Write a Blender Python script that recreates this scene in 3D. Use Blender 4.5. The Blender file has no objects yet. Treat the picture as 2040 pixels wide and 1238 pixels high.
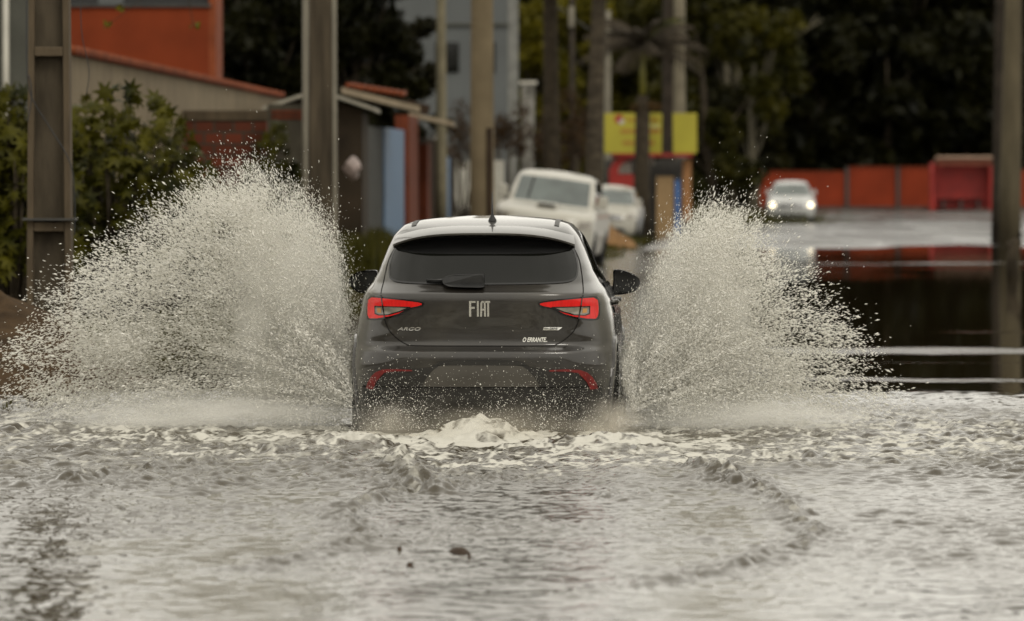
import bpy, bmesh, math, random
import numpy as np
from mathutils import Vector, Matrix
random.seed(7); RNG = np.random.default_rng(11)
R = math.radians
SC = bpy.context.scene; COL = SC.collection

# ---------------------------------------------------------------- camera, world, sun, exposure
F = 11333.0; H = 1.71                      # focal length in photo pixels (200 mm lens), eye height above the water
cam = bpy.data.cameras.new('camera'); co = bpy.data.objects.new('camera', cam); COL.objects.link(co)
cam.lens = 200; cam.sensor_width = 36; cam.sensor_fit = 'HORIZONTAL'
cam.clip_start = 0.5; cam.clip_end = 3000
co.location = (0, 0, H); co.rotation_euler = (R(90) - math.atan(271 / F), 0, 0)
cam.dof.use_dof = True; cam.dof.focus_distance = 35.8; cam.dof.aperture_fstop = 3.5
SC.camera = co
wd = bpy.data.worlds.new('World'); SC.world = wd; wd.use_nodes = True
nt = wd.node_tree; nt.nodes.clear()
out = nt.nodes.new('ShaderNodeOutputWorld'); bg = nt.nodes.new('ShaderNodeBackground')
sky = nt.nodes.new('ShaderNodeTexSky'); sky.sky_type = 'NISHITA'; sky.sun_disc = False
SUN_EL, SUN_AZ = R(48), R(150)
sky.sun_elevation = SUN_EL; sky.sun_rotation = SUN_AZ; sky.dust_density = 3.0
hs = nt.nodes.new('ShaderNodeHueSaturation'); hs.inputs['Saturation'].default_value = 0.25
tc = nt.nodes.new('ShaderNodeTexCoord'); nz = nt.nodes.new('ShaderNodeTexNoise'); nz.inputs['Scale'].default_value = 3.0; nz.inputs['Detail'].default_value = 5
cr = nt.nodes.new('ShaderNodeValToRGB')     # overcast cloud layer
cr.color_ramp.elements[0].position = 0.3; cr.color_ramp.elements[0].color = (9.6, 9.2, 8.2, 1)
cr.color_ramp.elements[1].position = 0.7; cr.color_ramp.elements[1].color = (12.0, 11.5, 10.3, 1)
mx = nt.nodes.new('ShaderNodeMixRGB'); mx.inputs[0].default_value = 0.94
nt.links.new(sky.outputs[0], hs.inputs['Color']); nt.links.new(hs.outputs[0], mx.inputs[1])
nt.links.new(tc.outputs['Generated'], nz.inputs['Vector']); nt.links.new(nz.outputs['Fac'], cr.inputs[0]); nt.links.new(cr.outputs[0], mx.inputs[2])
nt.links.new(mx.outputs[0], bg.inputs['Color']); bg.inputs['Strength'].default_value = 0.1
nt.links.new(bg.outputs[0], out.inputs['Surface'])
sl = bpy.data.lights.new('sun', 'SUN'); sl.energy = 1.0; sl.angle = R(20); sl.color = (1, 0.95, 0.86)
so = bpy.data.objects.new('sun', sl); COL.objects.link(so)
sd = Vector((math.sin(SUN_AZ) * math.cos(SUN_EL), math.cos(SUN_AZ) * math.cos(SUN_EL), math.sin(SUN_EL)))
so.rotation_euler = sd.to_track_quat('Z', 'Y').to_euler()
SC.view_settings.view_transform = 'Standard'; SC.view_settings.look = 'None'
SC.view_settings.exposure = 0.2; SC.view_settings.gamma = 1
SC.cycles.max_bounces = 8; SC.cycles.transparent_max_bounces = 12; SC.cycles.volume_bounces = 3
SC.cycles.use_denoising = True

# ---------------------------------------------------------------- helpers
def PX(px, D): return (px - 1020) / F * D
def PZ(py, D): return H - (py - 348) / F * D
def GD(py): return H * F / (py - 348)
def G(px, py):
    D = GD(py); return (PX(px, D), D)

def tag(o, label=None, cat=None, group=None, kind=None):
    if label: o['label'] = label
    if cat: o['category'] = cat
    if group: o['group'] = group
    if kind: o['kind'] = kind
    return o
def thing(name, label, cat, loc=(0, 0, 0), rz=0, group=None):
    o = bpy.data.objects.new(name, None); COL.objects.link(o)
    o.location = loc; o.rotation_euler = (0, 0, rz); o.empty_display_size = .2
    return tag(o, label, cat, group)
def link_mesh(name, me, mat, parent=None, smooth=False):
    o = bpy.data.objects.new(name, me); COL.objects.link(o)
    if mat: me.materials.append(mat)
    if parent: o.parent = parent
    if smooth: me.polygons.foreach_set('use_smooth', [True] * len(me.polygons))
    me.update(); return o
def np_mesh(name, V, Fc, nv):
    """fast mesh: V (n,3), Fc (m,nv)"""
    me = bpy.data.meshes.new(name)
    V = np.asarray(V, dtype=np.float32); Fc = np.asarray(Fc, dtype=np.int32)
    me.vertices.add(len(V)); me.vertices.foreach_set('co', V.ravel())
    me.loops.add(Fc.size); me.loops.foreach_set('vertex_index', Fc.ravel())
    me.polygons.add(len(Fc)); me.polygons.foreach_set('loop_start', np.arange(0, Fc.size, nv, dtype=np.int32))
    me.update(calc_edges=True); return me

class MB:
    def __init__(s): s.v = []; s.f = []
    def add(s, vs, fs):
        n = len(s.v); s.v += [tuple(v) for v in vs]; s.f += [[i + n for i in f] for f in fs]; return s
    def box(s, c, d, rz=0, taper=1.0, rx=0, ry=0):
        m = Matrix.Rotation(rz, 3, 'Z') @ Matrix.Rotation(ry, 3, 'Y') @ Matrix.Rotation(rx, 3, 'X')
        vs = []
        for k in (-1, 1):
            t = 1 if k < 0 else taper
            for a, b in ((-1, -1), (1, -1), (1, 1), (-1, 1)):
                vs.append(Vector(c) + m @ Vector((a * d[0] / 2 * t, b * d[1] / 2 * t, k * d[2] / 2)))
        return s.add(vs, [(3, 2, 1, 0), (4, 5, 6, 7), (0, 1, 5, 4), (1, 2, 6, 5), (2, 3, 7, 6), (3, 0, 4, 7)])
    def tube(s, pts, rad, n=8, cap=True):
        pts = [Vector(p) for p in pts]
        if not hasattr(rad, '__len__'): rad = [rad] * len(pts)
        rings = []
        for i, p in enumerate(pts):
            t = (pts[min(i + 1, len(pts) - 1)] - pts[max(i - 1, 0)]).normalized()
            a = Vector((0, 0, 1)) if abs(t.z) < .9 else Vector((1, 0, 0))
            u = t.cross(a).normalized(); w = t.cross(u)
            rings.append([p + (u * math.cos(q) + w * math.sin(q)) * rad[i] for q in [2 * math.pi * k / n for k in range(n)]])
        fs = []
        for i in range(len(pts) - 1):
            for k in range(n):
                a = i * n + k; b = i * n + (k + 1) % n
                fs.append((a, b, b + n, a + n))
        if cap: fs.append(list(range(n))[::-1]); fs.append([(len(pts) - 1) * n + k for k in range(n)])
        return s.add([v for r in rings for v in r], fs)
    def prism(s, poly, axis, a, b):
        """extrude a 2-D polygon along axis from a to b"""
        def put(p, t):
            return {'x': (t, p[0], p[1]), 'y': (p[0], t, p[1]), 'z': (p[0], p[1], t)}[axis]
        n = len(poly)
        vs = [put(p, a) for p in poly] + [put(p, b) for p in poly]
        return s.add(vs, [list(range(n)), list(range(n, 2 * n))[::-1]] + [(i, i + n, (i + 1) % n + n, (i + 1) % n) for i in range(n)])
    def build(s, name, mat, parent=None, smooth=False, bevel=0, label=None):
        me = bpy.data.meshes.new(name); me.from_pydata(s.v, [], s.f); 
        bm = bmesh.new(); bm.from_mesh(me); bmesh.ops.recalc_face_normals(bm, faces=bm.faces)
        bm.to_mesh(me); bm.free()
        o = link_mesh(name, me, mat, parent, smooth)
        if bevel:
            b = o.modifiers.new('bevel', 'BEVEL'); b.width = bevel; b.segments = 2; b.limit_method = 'ANGLE'
        if label: o['label'] = label
        return o

# materials -------------------------------------------------------
MATS = {}
def mat(name, col, rough=.7, metal=0, var=.25, scale=3.0, bump=0, spec=.5, col2=None, coat=0, stretch=None, emit=None, detail=5):
    if name in MATS: return MATS[name]
    m = bpy.data.materials.new(name); m.use_nodes = True; n = m.node_tree; b = n.nodes['Principled BSDF']
    b.inputs['Roughness'].default_value = rough; b.inputs['Metallic'].default_value = metal
    b.inputs['Specular IOR Level'].default_value = spec * (.35 if rough > .68 else 1); b.inputs['Coat Weight'].default_value = coat
    b.inputs['Coat Roughness'].default_value = .06
    t = n.nodes.new('ShaderNodeTexCoord'); mp = n.nodes.new('ShaderNodeMapping')
    if stretch: mp.inputs['Scale'].default_value = stretch
    no = n.nodes.new('ShaderNodeTexNoise'); no.inputs['Scale'].default_value = scale; no.inputs['Detail'].default_value = detail
    n.links.new(t.outputs['Object'], mp.inputs[0]); n.links.new(mp.outputs[0], no.inputs['Vector'])
    r = n.nodes.new('ShaderNodeValToRGB'); r.color_ramp.elements[0].position = .3; r.color_ramp.elements[1].position = .7
    c2 = col2 or tuple(min(1, c * (1 + var)) for c in col); c1 = col if col2 else tuple(c * (1 - var) for c in col)
    r.color_ramp.elements[0].color = (*c1, 1); r.color_ramp.elements[1].color = (*c2, 1)
    n.links.new(no.outputs['Fac'], r.inputs[0]); n.links.new(r.outputs[0], b.inputs['Base Color'])
    if bump:
        bu = n.nodes.new('ShaderNodeBump'); bu.inputs['Strength'].default_value = bump; bu.inputs['Distance'].default_value = .02
        n2 = n.nodes.new('ShaderNodeTexNoise'); n2.inputs['Scale'].default_value = scale * 6; n2.inputs['Detail'].default_value = 6
        n.links.new(mp.outputs[0], n2.inputs['Vector']); n.links.new(n2.outputs['Fac'], bu.inputs['Height']); n.links.new(bu.outputs[0], b.inputs['Normal'])
    if emit:
        b.inputs['Emission Color'].default_value = (*emit[0], 1); b.inputs['Emission Strength'].default_value = emit[1]
    MATS[name] = m; return m

M_conc = mat('concrete', (.085, .064, .040), .85, var=.35, scale=2.2, bump=.4, stretch=(3, 3, .6))
M_conc_d = mat('concrete_dark', (.028, .022, .016), .9, var=.4, scale=3, bump=.4)
M_conc_l = mat('concrete_pale', (.17, .155, .12), .8, var=.2, scale=2, bump=.3)
M_orange = mat('orange_render', (.17, .030, .008), .85, var=.18, scale=1.2, bump=.3)
M_cream = mat('cream_render', (.165, .13, .082), .85, var=.18, scale=1.5, bump=.3)
M_tile = mat('roof_tile', (.16, .042, .016), .8, var=.35, scale=6, bump=.5)
M_white = mat('white_paint', (.42, .4, .34), .5, var=.12, scale=2)
M_grey = mat('grey_render', (.075, .075, .062), .85, var=.2, scale=1.5, bump=.2)
M_bluegrey = mat('bluegrey_render', (.10, .106, .105), .8, var=.1, scale=.6)
M_dark = mat('dark_metal', (.035, .033, .028), .6, var=.4, scale=4)
M_corr = mat('corrugated_sheet', (.03, .03, .024), .6, metal=.2, var=.4, scale=4, stretch=(3, 3, .3))
M_blue = mat('blue_sheet', (.045, .105, .19), .55, var=.4, scale=2.5, stretch=(4, 4, .4))
M_rust = mat('rust_wood', (.11, .026, .010), .8, var=.35, scale=4, stretch=(2, 2, .4))
M_wood = mat('old_wood', (.035, .022, .013), .85, var=.4, scale=4, stretch=(3, 3, .4), bump=.3)
M_bark = mat('bark', (.04, .031, .02), .9, var=.4, scale=5, bump=.6)
M_bark_p = mat('bark_pale', (.10, .088, .06), .85, var=.35, scale=4, bump=.5)
M_black = mat('black_plastic', (.012, .012, .012), .45, var=.3, scale=20)
M_blackg = mat('black_gloss', (.004, .004, .004), .08, var=.2, scale=5)
M_rubber = mat('rubber', (.018, .017, .016), .8, var=.3, scale=20, bump=.2)
M_rim = mat('alloy', (.3, .3, .3), .35, metal=.8, var=.2, scale=10)
M_chrome = mat('chrome', (.75, .74, .7), .18, metal=1, var=.08, scale=8)
M_wall_red = mat('red_wall_paint', (.18, .026, .008), .85, var=.2, scale=.8, bump=.2)
M_red = mat('red_paint', (.27, .012, .006), .6, var=.2, scale=2)
M_glass = mat('tinted_glass', (.005, .0052, .004), .04, var=.3, scale=2, spec=.3)
M_glass_p = mat('windshield_glass', (.07, .085, .078), .06, var=.3, scale=2, spec=.8)

# noise in numpy ---------------------------------------------------
def vnoise(x, y, seed=0):
    xi = np.floor(x).astype(np.int64); yi = np.floor(y).astype(np.int64); fx = x - xi; fy = y - yi
    fx = fx * fx * (3 - 2 * fx); fy = fy * fy * (3 - 2 * fy)
    def h(a, b):
        n = (a * 374761393 + b * 668265263 + seed * 974634777) & 0xffffffff
        n = ((n ^ (n >> 13)) * 1274126177) & 0xffffffff
        return ((n ^ (n >> 16)) & 0xffff) / 65535.0
    return (h(xi, yi) * (1 - fx) + h(xi + 1, yi) * fx) * (1 - fy) + (h(xi, yi + 1) * (1 - fx) + h(xi + 1, yi + 1) * fx) * fy
def fbm(x, y, seed=0, o=4):
    t = 0; a = .5; s = 0
    for k in range(o): t = t + a * vnoise(x * 2 ** k, y * 2 ** k, seed + k); s += a; a *= .5
    return t / s
def smooth01(a, b, x): t = np.clip((x - a) / (b - a), 0, 1); return t * t * (3 - 2 * t)
def gridmesh(name, xs, ys, Z):
    nx, ny = len(xs), len(ys); X, Y = np.meshgrid(xs, ys)
    V = np.stack([X.ravel(), Y.ravel(), Z.ravel()], 1)
    i = (np.arange(ny - 1)[:, None] * nx + np.arange(nx - 1)[None, :]).ravel()
    Fc = np.stack([i, i + 1, i + nx + 1, i + nx], 1)
    return np_mesh(name, V, Fc, 4)
def attr(me, name, arr):
    a = me.attributes.new(name, 'FLOAT', 'POINT'); a.data.foreach_set('value', np.asarray(arr, dtype=np.float32).ravel())

# ---------------------------------------------------------------- ground, road, water
EDGE_D = [0, 20, 36, 40, 50, 75, 100, 130, 160, 196, 262, 420]
EDGE_X = [-14, -10, -6.2, -3.9, -3.0, -1.3, 1.3, 2.8, 4.3, 7.4, 10.8, 22]
def edge_left(y): return np.interp(y, EDGE_D, EDGE_X)
def edge_right(y): return np.interp(y, [0, 40, 85, 93, 118, 128, 150, 420], [9, 9, 9.6, 8.25, 11.4, 12.6, 60, 200])
def ground_z(x, y):
    d = edge_left(y) - x
    n = fbm(x * .8, y * .35, 3)
    z = -.16 + .24 * smooth01(-.3, 1.6, d + (n - .5) * 1.6) + (n - .5) * .06
    z = z + np.where(y > 80, .06 * smooth01(0, 3, d), 0) * (fbm(x, y * .3, 9))
    d2 = x - edge_right(y)
    z = z + .3 * smooth01(-.2, 1.2, d2 + (n - .5) * .5)
    return z
gx = np.concatenate([np.linspace(-700, -24, 14), np.linspace(-22, -8, 29), np.arange(-7.8, 14, .2), np.linspace(14.5, 60, 60), np.linspace(70, 900, 14)])
gy = np.concatenate([np.linspace(-60, 18, 8), np.arange(20, 36, .5), np.arange(36, 60, .2), np.arange(60, 300, .8), np.linspace(305, 2500, 16)])
X_, Y_ = np.meshgrid(gx, gy)
gm = gridmesh('ground', gx, gy, ground_z(X_, Y_))
M_ground = mat('earth', (.022, .022, .007), .95, scale=1.1, bump=.6, spec=.15, col2=(.06, .042, .022), detail=9)
tag(link_mesh('ground', gm, M_ground, smooth=True), kind='structure')

def road_z(x, y):
    n = fbm(x * .25 + 7, y * .06, 21, 3)
    return -.10 + .13 * smooth01(114, 146, y + (n - .5) * 40) + (n - .5) * .012
ry = np.concatenate([np.linspace(-20, 18, 6), np.arange(20, 270, 1.0)])
rt = np.linspace(0, 1, 60)
RX = edge_left(ry)[:, None] + .2 + rt[None, :] * (np.where(ry < 120, 15, 15 + (ry - 120) * .28))[:, None]
RY = np.repeat(ry[:, None], 60, 1); RZ = road_z(RX, RY)
nx = 60; i = (np.arange(len(ry) - 1)[:, None] * nx + np.arange(nx - 1)[None, :]).ravel()
rm = np_mesh('road', np.stack([RX.ravel(), RY.ravel(), RZ.ravel()], 1), np.stack([i, i + 1, i + nx + 1, i + nx], 1), 4)
m = bpy.data.materials.new('wet_asphalt'); m.use_nodes = True; n = m.node_tree; b = n.nodes['Principled BSDF']
t = n.nodes.new('ShaderNodeTexCoord'); mp = n.nodes.new('ShaderNodeMapping'); mp.inputs['Scale'].default_value = (.22, .035, 1)
no = n.nodes.new('ShaderNodeTexNoise'); no.inputs['Scale'].default_value = 1.0; no.inputs['Detail'].default_value = 4
n.links.new(t.outputs['Object'], mp.inputs[0]); n.links.new(mp.outputs[0], no.inputs['Vector'])
r = n.nodes.new('ShaderNodeValToRGB'); r.color_ramp.elements[0].position = .42; r.color_ramp.elements[0].color = (.75, .75, .75, 1)
r.color_ramp.elements[1].position = .55; r.color_ramp.elements[1].color = (.15, .15, .15, 1)
n.links.new(no.outputs['Fac'], r.inputs[0]); n.links.new(r.outputs[0], b.inputs['Roughness'])
b.inputs['Base Color'].default_value = (.05, .047, .04, 1)
b.inputs['Coat Weight'].default_value = .6; b.inputs['Coat Roughness'].default_value = .22
n2 = n.nodes.new('ShaderNodeTexNoise'); n2.inputs['Scale'].default_value = 2.0; n2.inputs['Detail'].default_value = 6
bu = n.nodes.new('ShaderNodeBump'); bu.inputs['Strength'].default_value = .5; bu.inputs['Distance'].default_value = .03
n.links.new(t.outputs['Object'], n2.inputs['Vector']); n.links.new(n2.outputs['Fac'], bu.inputs['Height']); n.links.new(bu.outputs[0], b.inputs['Normal']); n.links.new(bu.outputs[0], b.inputs['Coat Normal'])
tag(link_mesh('road', rm, m, smooth=True), kind='structure')

# water: one sheet, finely displaced between the camera and the car
wx = np.concatenate([np.linspace(-40, -8, 12), np.linspace(-7.6, -4.3, 40), np.arange(-4.2, -2.8, .03), np.arange(-2.8, 3.0, .0145), np.arange(3.0, 4.6, .03), np.linspace(4.7, 9, 50), np.linspace(9.5, 60, 30)])
wy = np.concatenate([np.linspace(-15, 15, 6), np.linspace(15.5, 19.9, 40), np.arange(20, 24, .04), np.arange(24, 38, .0205), np.arange(38, 45, .035), np.linspace(45.1, 56, 110), np.linspace(56.6, 270, 210)])
WX, WY = np.meshgrid(wx, wy)
def seg_dist(x, y, pts):
    d = np.full(x.shape, 1e9); side = np.zeros(x.shape); tt = np.zeros(x.shape); L = 0; tot = sum(math.dist(pts[k], pts[k + 1]) for k in range(len(pts) - 1))
    for k in range(len(pts) - 1):
        (ax, ay), (bx, by) = pts[k], pts[k + 1]; ex, ey = bx - ax, by - ay; l = math.hypot(ex, ey)
        q = np.clip(((x - ax) * ex + (y - ay) * ey) / l ** 2, 0, 1); dx = x - ax - q * ex; dy = y - ay - q * ey
        dd = np.hypot(dx, dy); s = (ex * dy - ey * dx) / l; w = dd < d
        d = np.where(w, dd, d); side = np.where(w, s, side); tt = np.where(w, (L + q * l) / tot, tt); L += l
    return d, side, tt
def spec_waves(x, y, n, lmin, lmax, seed, slope, spread=1.0, ang0=math.pi / 2):
    r = np.random.default_rng(seed); z = np.zeros(x.shape)
    for k in range(n):
        lam = lmin * (lmax / lmin) ** (k / (n - 1)) * r.uniform(.85, 1.15); a = ang0 + r.normal(0, spread); K = 2 * math.pi / lam
        z += slope * lam / 6.28 / math.sqrt(n / 2) * np.sin(K * (math.cos(a) * x + math.sin(a) * y) + r.uniform(0, 6.28) + 1.5 * np.sin(x * r.uniform(.5, 2) + y * r.uniform(.3, 1.2) + k))
    return z
CX, CY = -.19, 37.0
sub = (WX > -7.7) & (WX < 9) & (WY > 15) & (WY < 60)
xx, yy = WX[sub], WY[sub]
wob = (fbm(xx * .9, yy * .5, 31) - .5)
near = smooth01(26.5, 34.5, yy + wob * 5)
right = smooth01(.9, 3.2, xx - (yy - 24) * .02 + wob * 1.5)
left = smooth01(-1.2, -3.2, xx + wob * 1.5) * smooth01(24, 30, yy)
far = 1 - smooth01(39, 48, yy + wob * 4 + .5 * np.clip(xx, -2, 6))
patch = smooth01(.42, .75, fbm(xx * 2.2, yy * .9, 15, 4))
amp = (.05 + .16 * patch + .50 * near + .36 * right * smooth01(20, 27, yy) + .40 * left) * far + .006
z = spec_waves(xx, yy, 34, .075, .30, 5, .30, .75) * amp * (.3 + 1.4 * fbm(xx * 3, yy * 1.2, 13, 3))
z += spec_waves(xx, yy, 12, .4, 1.4, 8, .035, .6) * amp
rg = lambda k, sc, sx: 1 - np.abs(2 * fbm(xx * sx, yy * sc, k, 2) - 1)
fine = np.clip(rg(301, 7.5, 10) - .55, 0, 1) ** 1.5 * 2.6; fine2 = np.clip(rg(305, 15, 19) - .5, 0, 1) * 1.4; fine3 = np.clip(rg(309, 3.6, 4.5) - .6, 0, 1) ** 1.4 * 3
pm = smooth01(.40, .68, fbm(xx * 1.6, yy * .7, 311, 3))
az = (.35 + .65 * pm) * (.55 + .45 * smooth01(23, 29, yy)) + .35 * near + .3 * right + .3 * left + .45 * np.exp(-((xx + .15) / 1.1) ** 2) * smooth01(23, 26, yy)
z += far * az * (.010 * fine * (.3 + pm) + .0045 * fine2 + .010 * fine3 * (.35 + near + .6 * right))
# wake behind the car: hump between the wheels, rough rolled-up walls left and right
turb = (fbm(xx * 5, yy * 2.6, 41, 5) - .5); turb2 = np.abs(fbm(xx * 9, yy * 5, 47, 4) - .5) * 2
zone = smooth01(31.5, 35.6, yy + wob * 2) * (1 - smooth01(39.5, 43, yy)) * (1 - .5 * smooth01(3, 5.5, np.abs(xx)))
hf = (fbm(xx * 15, yy * 9, 43, 3) - .5)
T = turb * .55 + hf * .5 + .25 * (turb2 - .4)
z += zone * (T * .032 + .006) * (1 - .5 * smooth01(1.6, 3, np.abs(xx)))
z += .13 * np.exp(-(((xx - (CX - .02)) / .26) ** 2 + ((yy - 36.6) / .5) ** 2)) * (1 + .8 * T)
z += .075 * np.exp(-(((xx - .55) / .30) ** 2 + ((yy - 35.6) / .5) ** 2)) * (1 + 1.3 * T)
z += .05 * np.exp(-(((xx + 1.15) / .5) ** 2 + ((yy - 35.6) / .7) ** 2)) * (1 + 1.3 * T)
z += .022 * np.exp(-(((xx + 2.6) / 1.3) ** 2 + ((yy - 37.6) / .7) ** 2)) * (1 + 1.8 * T)
z += .02 * np.exp(-(((xx - 2.0) / 1.2) ** 2 + ((yy - 37.2) / .7) ** 2)) * (1 + 1.8 * T)
FOAM = smooth01(.52, .72, fbm(xx * 3.2, yy * 1.7, 61, 5) * .6 + turb2 * .55) * smooth01(30.5, 35.5, yy + wob * 4) * (1 - smooth01(39, 43.5, yy))
hump = np.exp(-(((xx - CX) / .75) ** 2 + ((yy - 36.0) / 1.7) ** 2)) + np.exp(-(((xx - .75) / .7) ** 2 + ((yy - 35.6) / .9) ** 2)) + np.exp(-(((xx + 1.2) / .8) ** 2 + ((yy - 36.2) / 1.0) ** 2)) + .55 * np.exp(-(((yy - 38.0) / 1.1) ** 2)) * np.exp(-(xx / 2.6) ** 2)
FOAM = np.maximum(FOAM, np.clip(hump, 0, 1) * smooth01(.36, .62, fbm(xx * 7, yy * 4, 71, 5)))
n1_ = fbm(xx * 6, yy * 5, 201, 4); n2_ = fbm(xx * 13, yy * 10, 203, 3)
lace = smooth01(.78, .97, 1 - np.abs(2 * n1_ - 1)) * .8 + smooth01(.84, .97, 1 - np.abs(2 * n2_ - 1)) * .5
wash = np.exp(-(((xx - .25) / 1.0) ** 2)) * smooth01(30, 34, yy) + .8 * smooth01(34, 36.5, yy + wob * 2) + .6 * np.exp(-(((xx + 2.2) / 1.6) ** 2 + ((yy - 34) / 1.6) ** 2)) + .7 * np.exp(-(((xx - 2.2) / 1.8) ** 2 + ((yy - 34.4) / 1.5) ** 2))
FOAM = np.maximum(FOAM * (.35 + .65 * smooth01(33.5, 35.5, yy)), 1.1 * np.clip(wash, 0, 1) * lace * (1 - smooth01(39, 43, yy)) * (.5 + fbm(xx * 1.2, yy * .8, 207)))
ridges = [([(790, 905), (842, 972), (760, 1000), (692, 1020), (688, 1040), (742, 1080), (640, 1105), (500, 1142)], .022, 1),
          ([(1395, 935), (1470, 960), (1555, 1000), (1572, 1030), (1632, 1062), (1570, 1105), (1480, 1132), (1350, 1158), (1240, 1170), (1150, 1190)], .018, -1),
          ([(120, 970), (240, 950), (420, 925), (560, 905), (700, 892)],   .014, -1),
          ([(850, 990), (960, 962), (1010, 950)], .02, 1)]
for pts, hgt, sg in ridges:
    P = [G(*p) for p in pts]; Q = []
    for k in range(len(P) - 1):
        for q in range(5):
            f = q / 5; Q.append((P[k][0] * (1 - f) + P[k + 1][0] * f + random.uniform(-.03, .03), P[k][1] * (1 - f) + P[k + 1][1] * f + random.uniform(-.1, .1)))
    Q.append(P[-1]); wx_ = xx + .05 * (fbm(xx * 7, yy * 4, 401, 3) - .5) * 2; wy__ = yy + .22 * (fbm(xx * 6, yy * 3, 403, 3) - .5) * 2
    d, s, tt = seg_dist(wx_, wy__, Q)
    if hgt < .03 and sg != 0: z += 1.1 * hgt * (1 - .7 * tt) * .5 * (1 - np.tanh(s / .035)) * np.exp(-d / .55)
    fade = (1 - .75 * tt) * (.55 + .9 * fbm(xx * 4, yy * 2, 77))
    z += 2.0 * hgt * fade * np.exp(-(d / .075) ** 2) * (1 + 2.5 * turb + 2 * hf) + .022 * (1 - .6 * tt) * np.exp(-(d / .14) ** 2) * (fine2 + fine - .6) + hgt * .35 * fade * np.exp(-(d / .05) ** 2) * np.sin(xx * 55 + yy * 9)
    FOAM = np.maximum(FOAM, .8 * np.exp(-(d / .05) ** 2) * smooth01(.45, .62, fbm(xx * 12, yy * 6, 81)) * (1 - tt * .9))
WZ = np.zeros(WX.shape); WZ[sub] = z
FM = np.zeros(WX.shape); FM[sub] = FOAM
wm = gridmesh('water', wx, wy, WZ); attr(wm, 'foam', FM)
RIP = np.zeros(WX.shape)                       # strips of wind-ruffled water across the flooded road
def strip(yc, w, x0, k=1.0, tilt=0):
    global RIP
    wv = (fbm(WX * .5, WY * .1, 91) - .5) * w * 2.6 + tilt * (WX - x0)
    RIP = np.maximum(RIP, k * (.45 + .9 * fbm(WX * .9 + yc, WY * .3, 99, 3)) * np.exp(-((WY - yc - wv) / w) ** 4) * smooth01(x0 - 1, x0 + .3, WX))
strip(109.5, 1.3, 3.4, 1); strip(55.2, .95, 1.0, 1); strip(51.8, .25, 3.0, .25); strip(62, .35, 4.5, .35); strip(47.5, .5, 2.6, .8); strip(103, .6, 5.5, .4)
RIP = np.maximum(RIP, smooth01(112, 118, WY + (fbm(WX * .3, WY * .05, 93) - .5) * 26) * .0)
RIP = np.maximum(RIP, (1 - smooth01(2.5, 7.0, WX + (WY - 100) * .03 + (fbm(WX * .6, WY * .12, 95) - .5) * 5)) * smooth01(88, 104, WY) * .8)
RIP = np.maximum(RIP, (.22 + .20 * smooth01(22, 28, WY) + .40 * np.exp(-((WX + .15) / .95) ** 2) * (1 - smooth01(3, 5, np.abs(WX)))) * (1 - smooth01(41.5, 50, WY + (fbm(WX * .9, WY * .35, 97) - .5) * 8 + .62 * np.clip(WX, -3, 6))))
RIP = np.maximum(RIP, .55 * (1 - smooth01(1.9, 2.9, WX)) * smooth01(42, 50, WY))
attr(wm, 'ripple', RIP); attr(wm, 'mud', 1 - smooth01(38, 48, WY))
m = bpy.data.materials.new('flood_water'); m.use_nodes = True; n = m.node_tree; b = n.nodes['Principled BSDF']
b.inputs['IOR'].default_value = 1.42
af = n.nodes.new('ShaderNodeAttribute'); af.attribute_name = 'foam'; ar = n.nodes.new('ShaderNodeAttribute'); ar.attribute_name = 'ripple'
mixc = n.nodes.new('ShaderNodeMixRGB'); mixc.inputs[1].default_value = (.10, .082, .05, 1); mixc.inputs[2].default_value = (.48, .465, .41, 1)
nf = n.nodes.new('ShaderNodeTexNoise'); nf.inputs['Scale'].default_value = 28; nf.inputs['Detail'].default_value = 5; tf = n.nodes.new('ShaderNodeTexCoord'); mf_ = n.nodes.new('ShaderNodeMapping'); mf_.inputs['Scale'].default_value = (1, .45, 1)
n.links.new(tf.outputs['Object'], mf_.inputs[0]); n.links.new(mf_.outputs[0], nf.inputs['Vector'])
ad = n.nodes.new('ShaderNodeMath'); ad.operation = 'MULTIPLY_ADD'; ad.inputs[1].default_value = 1.25; ad.inputs[2].default_value = -.62; n.links.new(nf.outputs['Fac'], ad.inputs[0])
a2 = n.nodes.new('ShaderNodeMath'); a2.operation = 'ADD'; n.links.new(ad.outputs[0], a2.inputs[0]); n.links.new(af.outputs['Fac'], a2.inputs[1])
a3 = n.nodes.new('ShaderNodeMath'); a3.operation = 'MULTIPLY'; a3.use_clamp = True; n.links.new(a2.outputs[0], a3.inputs[0]); n.links.new(af.outputs['Fac'], a3.inputs[1])
a4 = n.nodes.new('ShaderNodeMath'); a4.operation = 'MULTIPLY'; a4.use_clamp = True; a4.inputs[1].default_value = 1.6; n.links.new(a3.outputs[0], a4.inputs[0])
n.links.new(a4.outputs[0], mixc.inputs[0]); n.links.new(mixc.outputs[0], b.inputs['Base Color'])
am = n.nodes.new('ShaderNodeAttribute'); am.attribute_name = 'mud'; mm = n.nodes.new('ShaderNodeMixRGB'); mm.inputs[1].default_value = (.022, .016, .007, 1); mm.inputs[2].default_value = (.042, .033, .018, 1)
n.links.new(am.outputs['Fac'], mm.inputs[0]); n.links.new(mm.outputs[0], mixc.inputs[1])
t = n.nodes.new('ShaderNodeTexCoord'); mp = n.nodes.new('ShaderNodeMapping'); mp.inputs['Scale'].default_value = (1, .5, 1)
n.links.new(t.outputs['Object'], mp.inputs[0])
n1 = n.nodes.new('ShaderNodeTexNoise'); n1.inputs['Scale'].default_value = 9; n1.inputs['Detail'].default_value = 6
n.links.new(mp.outputs[0], n1.inputs['Vector'])
bu = n.nodes.new('ShaderNodeBump'); bu.inputs['Distance'].default_value = .035
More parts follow.
